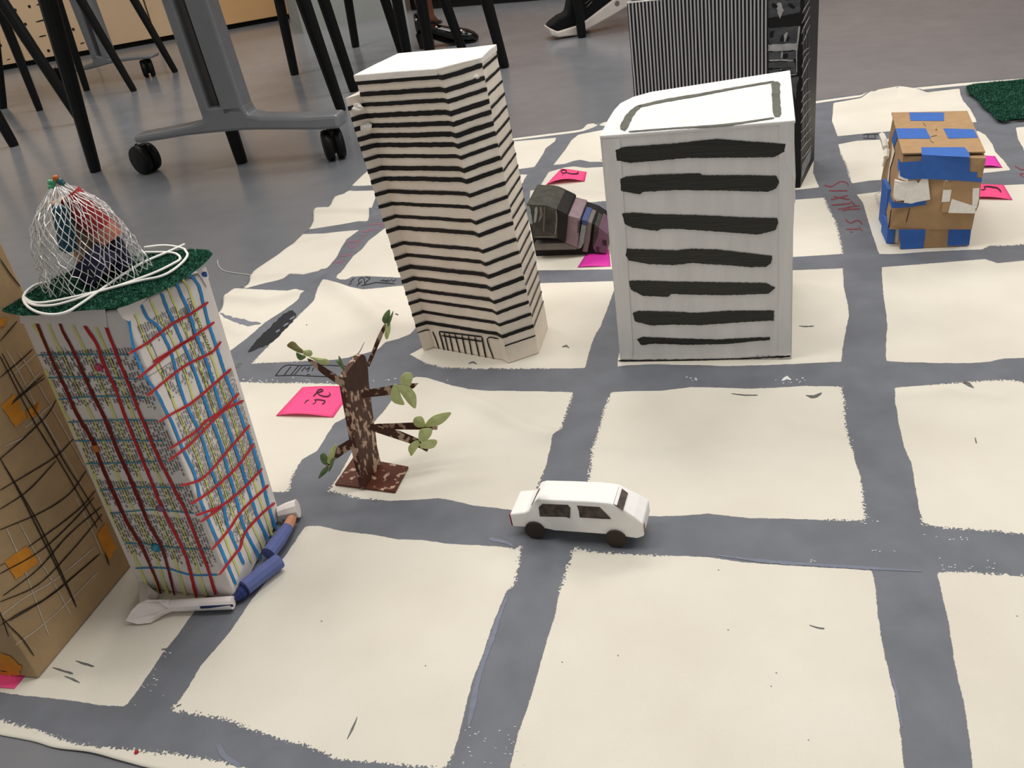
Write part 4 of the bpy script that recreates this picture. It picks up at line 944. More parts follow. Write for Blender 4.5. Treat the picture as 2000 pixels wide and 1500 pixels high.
    mb = MB(); mb.stroke(q([(0,1075),(150,1105),(240,1090),(380,1010),(640,840)]), .8, sr, .1, 6, e=.0002)
    mb.build('newsprint_rule', 'head_ink', root)
    def ink(name, m_, w_, surf, lines, e, jit=.15):
        for l in lines:
            mb = MB(); mb.stroke(l, w_, surf, jit, 5, e=e); mb.build(name, m_, root)
    L1 = [(65,615),(76,642),(91,678),(109,719),(130,764),(148,805),(166,836),(184,868),(198,908),(223,966),(248,1020),(273,1061),(285,1086),(306,1135),(316,1168)]
    L2 = [(112,617),(121,644),(139,678),(157,716),(177,762),(195,798),(211,832),(231,883),(264,958),(289,1020),(314,1065),(326,1102),(341,1164)]
    L3 = [(156,617),(170,644),(189,673),(204,714),(225,759),(241,805),(257,846),(289,925),(314,987),(343,1044),(364,1090),(384,1168)]
    L4 = [(202,628),(216,662),(232,705),(250,748),(268,796),(288,843),(306,887),(339,953),(364,1003),(388,1065),(407,1115),(421,1162)]
    def mid(a, b, f):
        return [tuple(Vector(catmull(a, 1e9)[0][:2]).lerp(Vector(b[0]), f)) for _ in (0,)] + [tuple(Vector(a[int(i * (len(a) - 1) / 7)]).lerp(Vector(b[int(i * (len(b) - 1) / 7)]), f)) for i in range(1, 8)]
    ink('yellow_line', 'yellow_marker', 5.5, sl, [mid(L1, L2, .5), mid(L2, L3, .5), mid(L3, L4, .5), mid([(45, 622)] + L1[1:], L1, .5), [(x - 22, y + 2) for x, y in L1[3:]]], .0001, .2)
    ink('red_line', 'dark_red_marker', [5, 6, 7, 7, 7, 6, 4], sl, [L1, L2], .0005); ink('red_line', 'red_marker', 6, sl, [L3, L4], .0005)
    ink('blue_line', 'teal_marker', 2.6, sl, [[(73,694),(160,692),(250,693)], [(93,738),(180,736),(270,741)], [(114,780),(200,774),(284,778)], [(132,825),(220,820),(305,821)], [(143,861),(230,860),(318,861)], [(167,906),(240,904),(326,900)], [(194,958),(280,952),(358,953)], [(215,1003),(300,996),(380,1003)], [(244,1061),(289,1063),(351,1071),(410,1073)]], .0004)
    ink('blue_line', 'blue_marker', 3, sl, [[(264,1110),(322,1110),(372,1123),(426,1123)]], .0004)
    Bl = [[(240,605),(251,624),(256,653),(264,691),(282,732),(304,763),(323,799),(339,830),(355,871),(380,925),(393,978),(413,1028),(438,1086),(461,1142)],
      [(276,594),(290,622),(306,634),(318,653),(333,684),(342,715),(350,749),(362,785),(376,815),(393,850),(413,916),(434,974),(446,1028),(477,1102)],
      [(316,572),(326,600),(342,634),(354,662),(369,696),(383,732),(398,775),(412,816),(430,863),(446,920),(463,978),(475,1024),(492,1061),(512,1094)],
      [(344,550),(357,581),(369,607),(381,648),(398,691),(414,737),(429,787),(444,830),(467,896),(488,962),(504,1011),(525,1055)],
      [(371,536),(388,557),(398,593),(410,638),(424,679),(441,732),(460,782),(477,830),(488,855),(508,920),(525,987),(540,1034)]]
    ink('yellow_line', 'yellow_marker', 4.5, sr, [mid(Bl[i], Bl[i + 1], .45) for i in range(4)], .0001, .2)
    ink('blue_line', 'blue_marker', 5.5, sr, Bl, .0004)
    ink('red_line', 'red_marker', 5, sr, [[(252,691),(290,668),(335,634),(374,612),(407,590)], [(269,739),(323,696),(364,667),(419,629)], [(299,707),(330,688),(354,672),(380,660)], [(287,774),(325,742),(364,713),(412,689),(432,667)], [(310,824),(340,806),(374,787),(419,749),(452,720)], [(331,877),(384,842),(400,825),(436,799),(467,768)], [(329,900),(372,867),(434,805),(476,782)],
       [(353,949),(397,933),(446,879),(488,830)], [(372,985),(413,958),(463,912),(496,867)], [(382,1007),(434,987),(475,954),(512,916)], [(392,1020),(405,1010),(434,990)], [(413,1075),(446,1036),(475,995),(525,947)], [(428,1123),(463,1078),(470,1068),(479,1040),(510,1005),(537,982)]], .0006)
    # stuck-on gems
    for (x, y, r, m_) in ((193,718,.0042,'gem_pink'), (187,876,.0042,'gem_orange'), (313,993,.0042,'gem_purple'), (305,1070,.0055,'gem_teal')):
        MB().ball(sl(x, y, .0008), r, 9, 5, 1, .6, 1).build('gem', m_, root)
    MB().ball(sr(400, 536, .004), .003, 7, 5, 1, .6, 1, .2).build('blue_scrap', 'blue_tape', root)
    # paper collar tabs below the felt
    mb = MB(); mb.sheet([(38,615),(205,600),(210,640),(120,632),(40,632)], sl, .0006); mb.build('paper_tab', 'newsprint', root)
    mb = MB(); mb.sheet([(228,604),(300,565),(275,596),(252,628),(240,622)], sr, .0008); mb.build('paper_tab', 'newsprint', root)
    mb = MB(); mb.sheet([(385,530),(402,520),(408,540),(404,560)], sr, .0012); mb.build('paper_tab', 'newsprint', root)
    # green felt roof
    zf = 0.342
    fpx = [(3,607),(45,616),(110,613),(165,606),(232,601),(290,579),(342,555),(392,521),(416,495),(404,488),(372,487),(290,496),(190,512),(100,545),(50,576),(18,596)]
    fs = lambda x, y, e=0.0: G(x, y, zf - .018 * max(0, min(1, (x - 240) / 175)) - .008 * max(0, min(1, (90 - x) / 90)) + e)
    ob, fb, fb2 = felt('felt_roof', fpx, zf, root, .004, 1500, surf=fs)
    # fibres follow the draped felt
    fib = MB(); fib2 = MB()
    for k in range(14000):
        x = rnd.uniform(5, 414); y = rnd.uniform(486, 616)
        ins = False
        for i in range(len(fpx)):
            a = fpx[i]; b = fpx[(i + 1) % len(fpx)]
            if (a[1] > y) != (b[1] > y) and x < a[0] + (y - a[1]) / (b[1] - a[1]) * (b[0] - a[0]): ins = not ins
        if not ins: continue
        p = fs(x, y, .0039); a = rnd.uniform(0, 6.28); d = Vector((math.cos(a), math.sin(a), rnd.uniform(.2, 1.0))).normalized() * rnd.uniform(.002, .0045); s_ = Vector((-math.sin(a), math.cos(a), 0)) * .00045
        (fib2 if k % 4 == 0 else fib).ngon([p - s_, p + s_, p + d])
    fib.build('felt_fibres', 'felt_fibre', ob)['kind'] = 'stuff'; fib2.build('felt_fibres', 'felt_light', ob)['kind'] = 'stuff'
    # white cord coiled round the roof
    cs = lambda x, y: fs(x, y, .0062)
    z1 = lambda l: Z1(l, 0, 330, 3.192)
    cords = [[(150,800),(200,830),(300,830),(500,790),(700,740),(850,690),(980,640),(1080,590),(1125,560),(1100,530),(1040,520),(900,520)],
             [(295,705),(220,725),(160,770),(145,815),(175,860),(240,895),(330,908),(420,890),(520,830),(640,745),(780,650),(900,580),(1040,520),(1150,470)],
             [(900,490),(1000,478),(1080,482),(1150,500),(1170,530),(1150,570),(1080,630),(1000,670),(880,695),(740,730),(600,770),(450,820),(330,850),(220,850),(160,820),(150,800)]]
    for l in cords:
        MB().tube([cs(p.x, p.y) for i, p in enumerate(catmull(z1(l), 6))], .0013, 7).build('white_cord', 'white_cord', ob, smooth=True)
    # silver net tent and what it holds
    cb_ = fs(186, 538, .005); H = up_to(Vector((cb_.x, cb_.y, 0)), (118, 356)) - cb_.z
    sc_ = (cb_ - CP).dot(_fw) / F_PX
    prof = [(0, 96), (.15, 92), (.35, 86), (.55, 79), (.7, 68), (.82, 50), (.92, 30), (1.0, 12)]
    def rad(t): 
        for i in range(len(prof) - 1):
            if prof[i][0] <= t <= prof[i + 1][0]:
                f = (t - prof[i][0]) / (prof[i + 1][0] - prof[i][0]); return (prof[i][1] + (prof[i + 1][1] - prof[i][1]) * f) * sc_
        return prof[-1][1] * sc_
    nu_, nv_ = 40, 17
    def npt(i, j):
        t = j / nv_; a = 2 * math.pi * i / nu_
        p = Vector((cb_.x, cb_.y, cb_.z - .002 + H * t))
        cr_ = .06 * math.sin(3 * a + 1.3) + .05 * math.sin(7 * a + 4 * t) + .09 * math.sin(11 * a) * (1 - t) * (1 if math.cos(a + 2.4) > -.2 else .3)
        r = rad(t) * (1 + cr_); return p + Vector((math.cos(a) * r, math.sin(a) * r * .86, 0)) + Vector((mnoise.noise((i * .9, j * .9, 1)), mnoise.noise((i * .9, j * .9, 7)), mnoise.noise((i * .9, j * .9, 13)))) * .0022
    net = MB()
    for s_ in (1, -1):
        for i in range(nu_):
            net.tube([npt(i + s_ * j * .5, j) for j in range(nv_ + 1)], .00042, 4, cap=False)
    o = net.build('silver_net', 'silver_wire', root); 
    dsf = lambda off: depth_surf((cb_.x, cb_.y + off, 0))
    def roll(pts, r, m_, off, name, n=12): MB().tube([dsf(off)(x, y) for x, y in pts], r, n).build(name, m_, root, smooth=False)
    roll([(132,382),(212,462)], .0125, 'red_cloth', .002, 'red_roll'); roll([(196,446),(216,468)], .0122, 'salmon_cloth', -.001, 'roll_end')
    roll([(122,390),(165,462),(190,548)], .0135, 'cork', .014, 'cork_block'); roll([(150,560),(240,540)], .012, 'cork', .010, 'cork_block')
    roll([(117,402),(134,488)], .008, 'teal_cloth', -.012, 'teal_card', 4)
    roll([(164,500),(205,530)], [.020, .021], 'navy_cloth', -.010, 'navy_bundle', 14); roll([(215,470),(240,520)], .010, 'navy_cloth', .004, 'navy_bundle')
    for (x, y, r, m_) in ((101,364,.0035,'gem_green'), (109,348,.003,'gem_orange'), (117,354,.0032,'gem_blue_green'), (104,356,.0028,'gem_green'), (122,358,.0026,'gem_blue_green'), (98,356,.0026,'gem_green')):
        MB().ball(dsf(0)(x, y), r, 8, 6).build('bead', m_, root, smooth=True)
    # rolled newspaper round the foot
    def gz(x, y, r): p = G(x, y, ZB + r); return p
    r = .0075
    mb = MB(); path = [gz(330, 1183, r), gz(395, 1180, r), gz(455, 1177, r)]
    mb.tube(path, [.0062, .0066, .007], 12, cap=True); mb.build('paper_roll', 'newsprint', root)
    mb = MB(); a, b = gz(392, 1189, .004) , gz(456, 1185, .004); off = (CP - a).normalized() * .0052
    mb.prism([a + off, b + off, b + off + Vector((0, 0, .0035)), a + off + Vector((0, 0, .0035))], [p + off * .18 for p in (a + off, b + off, b + off + Vector((0, 0, .0035)), a + off + Vector((0, 0, .0035)))]); mb.build('paper_band', 'paper_navy', root)
    # open crumpled end
    ctr = gz(300, 1188, .011); mb = MB(); inner = []; outer = []; back = []
    for k in range(9):
        a = 2 * math.pi * k / 9; rr = .0145 * (1 + .25 * math.sin(2 * a + .6) + rnd.uniform(-.22, .22))
        outer.append(ctr + Vector((math.cos(a) * rr * 1.25 - .006, -.004 + .006 * math.sin(a), max(-.010, math.sin(a) * rr * .8)))); inner.append(ctr + Vector((math.cos(a) * rr * .5 + .004, .004, math.sin(a) * rr * .4)))
        back.append(gz(335, 1182, r) + Vector((0, math.cos(a) * .007, math.sin(a) * .007)))
    mb.grid([back + back[:1], outer + outer[:1], inner + inner[:1]]); mb.ngon(inner); mb.build('crumpled_end', 'newsprint', root)
    MB().tube([gz(478, 1148, .010), gz(510, 1122, .010), gz(546, 1095, .010)], [.0085, .0088, .0085], 10).build('paper_roll', 'paper_blue', root)
    MB().tube([gz(524, 1082, .010), gz(545, 1055, .010), gz(562, 1030, .010)], [.0085, .008, .0066], 10).build('paper_roll', 'paper_blue', root)
    MB().tube([gz(561, 1031, .0095), gz(567, 1020, .0095), gz(571, 1012, .0095)], [.0062, .006, .005], 9).build('paper_roll', 'paper_tan', root)
    MB().tube([gz(545, 1003, .010), gz(562, 998, .011), gz(582, 993, .012)], [.008, .010, .011], 10).build('crumpled_end', 'newsprint', root)
    MB().tube([gz(458, 1170, .006), gz(470, 1160, .007), gz(478, 1150, .007)], [.004, .007, .006], 8).build('paper_roll', 'paper_navy', root)
    MB().tube([gz(298, 1165, .006), gz(280, 1140, .006), gz(285, 1185, .006)], .006, 8).build('crumpled_end', 'newsprint', root)
news_tower()

# ------------------------------------------------------------------ brown cardboard tower at the left
def brown_tower():
    A, B = G(75, 1325, ZB), G(283, 1072, ZB); d = B - A; n_ = Vector((-d.y, d.x, 0)).normalized()     # n_ points left, away from the map
    H = 0.46; up = Vector((0, 0, H)); Wd = .16
    root = thing('cardboard_tower', 'brown cardboard tower with black scribbled lines and orange marker squares at far left', 'model building', tuple(A))
    lo = [A, B, B + n_ * Wd, A + n_ * Wd]
    MB().prism(lo, [p + up for p in lo]).build('body', 'tower_kraft', root, bevel=.002)
    sf = plane_surf(A, B, B + up, .0005); s2 = plane_surf(A, A + n_ * Wd, A + up, .0005)
    q = lambda l: Z1(l, 0, 480, 1.63)
    ch = [[(18,330),(60,400),(120,520),(190,640),(260,760)], [(60,340),(110,420),(190,560),(290,740)], [(20,900),(70,1010),(110,1120),(155,1240)], [(60,880),(120,990),(180,1090),(225,1175)], [(50,1270),(120,1220),(200,1150),(310,1040)], [(0,1180),(80,1120),(180,1060),(300,960)], [(30,420),(120,340)], [(60,480),(130,400)], [(80,580),(170,500)], [(10,640),(100,600)], [(240,800),(290,900),(326,980)]]
    for l in ch: mb = MB(); mb.stroke(q(l), 2.2, sf, .3, 6, e=.0001); mb.build('chalk_line', 'chalk', root)
    for pts in ([(3,793),(28,768),(52,814),(31,836)], [(52,802),(74,787),(72,811),(56,818)], [(9,1097),(52,1066),(77,1097),(31,1132)], [(190,1044),(207,1020),(216,1048),(227,1069),(214,1094),(200,1070)], [(-4,625),(14,618),(8,636),(-4,642)], [(62,795),(76,786),(78,800),(66,812)]):
        mb = MB(); mb.patch(pts, sf, .0003, 4, 1.0); mb.build('orange_square', 'orange_marker', root)
    mb = MB(); mb.patch([(0,1275),(20,1282),(42,1302),(36,1320),(0,1318)], s2, .0003, 4, 1.5); mb.build('orange_square', 'orange_marker', root)
    cur = [[(0,667),(34,627)], [(0,738),(37,707),(64,682)], [(25,784),(86,732)], [(22,790),(60,758),(88,738)], [(0,897),(49,854),(92,811),(110,781)], [(0,958),(61,922),(110,891),(144,857)], [(0,995),(55,958),(110,900)], [(0,1035),(80,1001),(135,965),(169,919)], [(55,1069),(123,1020),(160,989),(187,958)], [(0,1121),(80,1075),(141,1020),(184,971)], [(6,1164),(74,1112),(135,1044),(199,989)], [(0,1176),(74,1142),(141,1075),(200,1004)], [(0,1222),(37,1198),(92,1167),(153,1118),(196,1081)], [(18,1213),(98,1164),(160,1112),(193,1084)], [(0,1201),(18,1222),(43,1247),(67,1281)],
           [(0,695),(37,768),(74,836),(117,903),(153,965),(190,1032)], [(4,690),(46,766),(90,836),(128,905),(160,955),(200,1020)], [(0,894),(43,971),(92,1069),(150,1186)], [(9,909),(74,1020),(123,1124),(147,1179)], [(0,1195),(17,1244)], [(0,505),(20,535),(40,560)], [(205,1080),(214,1105)], [(0,1105),(10,1100)], [(0,1310),(14,1312)]]
    for l in cur: mb = MB(); mb.stroke(l, [2.0, 2.9, 2.2], sf, .15, 6, e=.0005); mb.build('scribbled_line', 'brown_line', root)
brown_tower()

# ------------------------------------------------------------------ sticky notes
def note(label, px, m_, cat='sticky note', curl=0.004, digits=None, group='numbered sticky notes on the canvas'):
    A, B, Cc, D = [gsurf(x, y, .0006) for x, y in px]; rows = []; n = 8
    for i in range(n + 1):
        v_ = i / n; a = A.lerp(D, v_); b = B.lerp(Cc, v_); row = []
        for k in range(n + 1):
            u_ = k / n; p = a.lerp(b, u_); p.z += curl * (v_ ** 3) * (4 * u_ * (1 - u_)) + .0006 * math.sin(u_ * 5); row.append(p)
        rows.append(row)
    root = thing('sticky_note', label, cat, tuple((A + Cc) / 2), group)
    mb = MB(); mb.grid(rows); o = mb.build('paper', m_, root, smooth=True)
    s_ = o.modifiers.new('t', 'SOLIDIFY'); s_.thickness = .0002
    if digits:
        mb = MB()
        for l in digits: mb.stroke(l, 1.9, lambda x, y, e=0.0: gsurf(x, y, .0022 + e), .1, 3)
        mb.build('handwriting', 'black_ink', root)
    return root
qn = lambda l: Z1(l, 530, 740, 12.5)
note('bright pink sticky note with handwritten 25, left of the cardboard tree trunk', [(591,757),(694,754),(651,816),(539,813)], 'pink_note', digits=[qn([(1030,465),(1120,375),(1230,340),(1275,310),(1240,285),(1160,300),(1115,350),(1160,410),(1280,455),(1390,455),(1450,410),(1415,365)]), qn([(930,545),(850,590),(825,640),(880,680),(990,670),(1090,610),(1095,560),(1060,548)]), qn([(1055,546),(1200,545),(1330,570)]), qn([(1330,570),(1300,620),(1245,660)]), qn([(722,755),(745,755)])])
q7 = lambda l: Z1(l, 980, 230, 4.546)
note('pink sticky note with curled ends, lying between the striped tower and the box building', [(1096,330),(1146,336),(1142,355),(1066,362)], 'pink_note', curl=.009, digits=[q7([(525,480),(545,470),(575,478),(570,497),(540,500),(525,485)]), q7([(575,497),(630,508),(680,500),(675,485)]), q7([(535,520),(550,515)])])
note('magenta sticky note half hidden under the dark collage building', [(1150,489),(1189,487),(1193,521),(1128,523)], 'magenta_note', curl=.001)
note('magenta sticky note behind the cardboard box building, without writing in view', [(1905,305),(1943,305),(1958,328),(1905,329)], 'magenta_note')
q9 = lambda l: Z1(l, 1900, 270, 10)
note('pink sticky note with a handwritten mark, right of the cardboard box building', [(1898,361),(1960,361),(1978,391),(1885,389)], 'pink_note', digits=[q9([(160,1030),(220,1030),(245,1010),(215,970),(300,965),(480,995),(555,1078)])])
note('pink sticky note peeking out under the brown cardboard tower', [(-60,1300),(62,1305),(28,1346),(-110,1335)], 'pink_note', curl=.001)

# ------------------------------------------------------------------ green felt patch on the far corner
fp = [(1887,168),(1900,164),(1950,159),(2000,155),(2120,146),(2180,215),(2000,231),(1955,236),(1939,223),(1918,206),(1907,192),(1892,181)]
fr = thing('felt_patch', 'dark green felt patch lying on the far right corner of the canvas', 'felt', tuple(gsurf(1980, 200)))
ob, fb, fb2 = felt('felt_sheet', fp, 0, fr, .004, 16000, fib=(.004, .009, .0007), surf=lambda x, y, e=0.0: G(x, y, ZC + .0045 + e))
fb.build('felt_fibres', 'felt_fibre', ob)['kind'] = 'stuff'; fb2.build('felt_fibres', 'felt_light', ob)['kind'] = 'stuff'
mb = MB(); mb.sheet([(1953,237),(2002,232.5),(2002,235.5),(1960,240)], lambda x, y, e=0.0: G(x, y, ZC + .002 + e), .0006); mb.build('paper_backing', 'torn_paper', fr)
# ------------------------------------------------------------------ white paper car
def paper_car():
    A, B = G(1048, 1050, ZC), G(1205, 1067, ZC); u_ = (B - A).normalized(); v_ = Vector((-u_.y, u_.x, 0)); Nn = -v_
    root = thing('paper_car', 'white paper model car with brown cut-out windows on the grey road', 'model car', tuple((A + B) / 2))
    q = lambda l: Z1(l, 960, 900, 5.556)
    sf = lambda x, y, e=0.0: onplane(x, y, A + Nn * (.0004 + e), Nn)
    side = [(230,715),(360,722),(600,742),(680,760),(1230,800),(1470,832),(1580,845),(1655,822),(1640,690),(1540,622),(1430,560),(1330,505),(1270,488),(1100,470),(800,455),(500,445),(445,462),(400,548),(360,565),(195,582)]
    P = [onplane(x, y, A, Nn) for x, y in q(side)]
    rr = onplane(*q([(470, 445)])[0], A, Nn); far = G(*q([(600, 200)])[0], rr.z); W = (far - rr).dot(v_)
    W = max(.04, min(.07, W))
    # roof narrower than the sills
    def inset(p, sgn): 
        k = max(0, min(1, (p.z - .030) / .02)); return p + v_ * (sgn * .0035 * k)
    near = [inset(p, 1) for p in P]; farp = [inset(p + v_ * W, -1) for p in P]
    mb = MB(); n = len(near); m = 3; rings = [[near[i].lerp(farp[i], k / m) for i in range(n)] for k in range(m + 1)]
    mb.prism(near, farp); mb.build('body', 'car_white', root, bevel=.0016, seg=2)
    def glass(pts):
        mb = MB(); mb.sheet(q(pts), lambda x, y, e=0.0: inset(onplane(x, y, A, Nn), 1) + Nn * (.0004 + e), .0003); mb.build('side_window', 'car_window', root)
    glass([(508,515),(545,485),(820,497),(850,525),(850,625),(810,612),(525,603)]); glass([(920,505),(1165,522),(1295,638),(1200,634),(955,618),(945,560)])
    w0 = near[10]; w1 = near[12]; wf = farp[10]; s_ = plane_surf(w0, w1, wf, .0006)
    mb = MB(); mb.sheet(q([(1383,275),(1482,350),(1425,545),(1322,470)]), s_, .0003); mb.build('windscreen', 'car_window', root)
    r0 = near[17]; r1 = near[16]; mb = MB(); s_ = plane_surf(near[16], near[17], farp[17], .0006)
    mb.sheet(q([(515,300),(530,300),(440,480),(425,490)]), s_, .0002); mb.build('rear_window', 'car_window', root)
    R = .0112
    for base in (A, B):
        for off, sg in ((-.0012, 1), (W + .0012, 1)):
            c = base + v_ * off + Vector((0, 0, R)); ring = [c + (u_ * math.cos(2 * math.pi * k / 24) + Vector((0, 0, 1)) * math.sin(2 * math.pi * k / 24)) * R for k in range(24)]
            MB().prism([p - v_ * .0012 for p in ring], [p + v_ * .0012 for p in ring]).build('wheel', 'car_tyre', root)
    a = near[0]; b = near[-1]; mb = MB(); t0 = b.lerp(a, .05); t1 = b.lerp(a, .95)
    mb.prism([t0 - u_ * .0004 - v_ * 0, t1 - u_ * .0004, t1 - u_ * .0004 + v_ * .006, t0 - u_ * .0004 + v_ * .006], [p - u_ * .0008 for p in (t0, t1, t1 + v_ * .006, t0 + v_ * .006)]); mb.build('tail_light', 'car_red', root)
    c0 = near[7].lerp(near[8], .2); c1 = near[7].lerp(near[8], .8); mb = MB(); mb.prism([c0 + v_ * .002, c1 + v_ * .002, c1 + v_ * .006, c0 + v_ * .006], [p + u_ * .0008 for p in (c0 + v_ * .002, c1 + v_ * .002, c1 + v_ * .006, c0 + v_ * .006)]); mb.build('headlight', 'kraft_edge', root)
paper_car()

# ------------------------------------------------------------------ cardboard tree
def card_tree():
    a, b = G(713, 954, ZC + .003), G(745, 906, ZC + .003); d = (b - a); Nn = Vector((d.y, -d.x, 0)).normalized()
    if Nn.dot(CP - a) < 0: Nn = -Nn
    root = thing('cardboard_tree', 'brown painted cardboard tree with green paper leaves on a square base', 'model tree', tuple((a + b) / 2))
    base = [G(x, y, ZC + .0008) for x, y in ((655, 948), (772, 963), (798, 914), (692, 894))]
    MB().prism(base, [p + Vector((0, 0, .0022)) for p in base]).build('base', 'bark_base', root)
    q = lambda l: Z1(l, 660, 680, 5.0)
    tr = [(265,1372),(425,1135),(405,1050),(385,960),(365,800),(345,650),(322,480),(302,310),(292,170),(268,80),(240,58),(212,75),(80,248),(58,300),(100,540),(165,900),(225,1180)]
    F = [onplane(x, y, a, Nn) for x, y in q(tr)]
    MB().prism([p - Nn * .0075 for p in F], F).build('trunk', 'bark_paint', root, bevel=.0006)
    top = [(58,300),(80,248),(212,75),(240,58),(268,80),(292,170),(300,300),(250,400),(140,420),(80,400)]
    mb = MB(); mb.sheet(q(top), lambda x, y, e=0.0: onplane(x, y, a + Nn * (.0004 + e), Nn), .0004); mb.build('dark_bark', 'bark_dark', root)
    mid = (a + b) / 2
    def ds(off): 
        N0 = Vector((0.05, -1, 0.0)).normalized(); P0 = mid + Vector((0, off, 0)); return lambda x, y, e=0.0: onplane(x, y, P0 + N0 * e, N0)
    cur = []
    def branch(pts, off, m_='bark_paint'):
        mb = MB(); mb.sheet(pts, ds(off), .0014); o_ = mb.build('branch', m_, root); cur.append(o_); return o_
    def leaf(pts, off, m_='leaf', par=None):
        P = catmull(pts, 2.5, True); c = Vector((sum(p.x for p in P) / len(P), sum(p.y for p in P) / len(P))); s_ = ds(off)
        rim = [s_(p.x, p.y) for p in P]; ce = s_(c.x, c.y, .0016); mb = MB(); i0 = mb.add([ce] + rim); n = len(rim)
        j0 = mb.add([ce + Vector((0, .0006, 0))] + [p + Vector((0, .0006, 0)) for p in rim])
        for k in range(n):
            mb.f.append((i0, i0 + 1 + k, i0 + 1 + (k + 1) % n)); mb.f.append((j0, j0 + 1 + (k + 1) % n, j0 + 1 + k)); mb.f.append((i0 + 1 + k, j0 + 1 + k, j0 + 1 + (k + 1) % n, i0 + 1 + (k + 1) % n))
        return mb.build('leaf', m_, par or cur[-1])
    branch(q([(225,445),(270,408),(530,363),(705,345),(790,340),(740,392),(520,457),(230,487)]), -.004)
    leaf(q([(612,350),(610,290),(650,245),(700,240),(732,270),(722,330),(700,372),(640,376)]), -.007); leaf(q([(580,358),(540,368),(514,440),(520,500),(560,540),(648,552),(618,470)]), -.0065); leaf(q([(580,380),(640,368),(700,380),(758,450),(768,530),(752,590),(680,530)]), -.008)
    branch(q([(290,752),(390,738),(560,733),(730,725),(900,758),(975,763),(970,798),(590,795),(400,790)]), .008)
    leaf(q([(735,705),(760,672),(820,670),(850,730),(848,768),(780,772),(742,745)]), .005); leaf(q([(852,764),(880,705),(960,650),(1102,628),(1060,700),(990,750),(920,768)]), .0045)
    branch(q([(262,765),(330,735),(400,758),(600,805),(780,880),(885,990),(870,1013),(700,930),(380,825),(300,790)]), -.006)
    leaf(q([(785,872),(800,802),(850,785),(915,790),(916,840),(870,898),(805,915)]), -.009); leaf(q([(686,980),(710,935),(770,902),(800,932),(780,970),(720,1053),(696,1020)]), -.0095); leaf(q([(795,942),(860,902),(950,893),(970,920),(940,970),(870,985),(800,965)]), -.010)
    q6 = lambda l: Z1(l, 400, 640, 3.0)
    q8 = lambda l: Z1(l, 480, 570, 8.333)
    branch(q6([(598,178),(640,192),(760,268),(820,312),(818,352),(790,340),(690,272),(608,198)]), -.010)
    leaf(q8([(670,875),(740,810),(800,825),(860,890),(935,955),(945,1000),(860,990),(740,930)]), -.013, 'leaf_brown'); leaf(q8([(930,965),(1040,945),(1080,980),(1080,1030),(1030,1055),(940,1025)]), -.0135)
    leaf(q8([(820,990),(900,1020),(980,1060),(900,1115),(840,1080)]), -.012, 'leaf_dark'); leaf(q8([(1030,1060),(1180,1075),(1330,1100),(1350,1180),(1250,1182),(1120,1112)]), -.0125)
    branch(q6([(812,290),(832,290),(818,245),(806,245)]), -.004, 'pale_card')
    leaf(q8([(1510,1045),(1560,1110),(1622,1280),(1590,1285),(1530,1190)]), -.006, 'leaf_dark'); leaf(q8([(1468,1112),(1500,1120),(1545,1195),(1500,1180)]), -.0055, 'leaf_dark')
    q5 = lambda l: Z1(l, 500, 580, 3.57)
    branch(Z1([(770,470),(790,490),(915,195),(893,188),(850,270)], 500, 580, 3.57), .004)
    leaf(q5([(878,160),(900,112),(932,90),(932,150),(905,190)]), .001, 'leaf_dark'); leaf(q5([(915,180),(957,98),(948,150),(925,202)]), .0, 'leaf_dark'); leaf(q5([(905,200),(935,185),(936,240),(915,296),(897,270)]), .001, 'leaf')
    branch(q6([(885,630),(892,690),(770,770),(715,818),(704,800),(768,702)]), -.012)
    leaf(q6([(770,680),(768,720),(745,790),(718,792),(728,730)]), -.015); leaf(q6([(675,750),(700,735),(722,770),(710,802),(685,790)]), -.0145, 'leaf_dark'); leaf(q6([(665,885),(690,830),(725,815),(715,848)]), -.015, 'leaf_dark'); leaf(q6([(740,770),(758,765),(750,810),(725,846)]), -.0155, 'leaf_dark')
card_tree()

# ------------------------------------------------------------------ stray thread on the floor
l = [G(x, y, .0012) for x, y in ((425,508),(427,519),(436,528),(452,532),(475,535),(500,539))]
o = MB().tube(catmull(l, .01), .0009, 5).build('thread', 'thread', at=tuple(l[2])); tag(o, 'thin white thread lying on the floor beside the canvas edge', 'thread')

# ------------------------------------------------------------------ tables on castors
def castor(root, g, R, ang):
    ax = Vector((math.cos(ang), math.sin(ang), 0)); f = Vector((-ax.y, ax.x, 0)); c = Vector((g.x, g.y, R))
    mb = MB(); mb.box(c + Vector((0, 0, R * .25)), R * .2, R * .5, R * .78, ax, f); hood = mb.build('castor', 'black_plastic', root, bevel=R * .1)
    for s_ in (-1, 1):
        cc = c + ax * (s_ * R * .42); n = 20
        prof = [(R * .30, .0), (R * .26, .75), (R * .2, .94), (0, 1.0), (-R * .3, .98)]
        mb = MB(); rows = []
        for off, k in prof:
            rows.append([cc + ax * (s_ * off) + (f * math.cos(2 * math.pi * i / n) + Vector((0, 0, 1)) * math.sin(2 * math.pi * i / n)) * (R * max(k, .02)) for i in range(n + 1)])
        mb.grid(rows); mb.ngon(rows[-1][:-1]); mb.build('castor_wheel', 'black_plastic', hood, smooth=True, weld=True)
    MB().tube([c + Vector((0, 0, R * .7)), c + Vector((0, 0, R * 1.35))], R * .16, 8).build('castor_stem', 'metal_stud', hood)
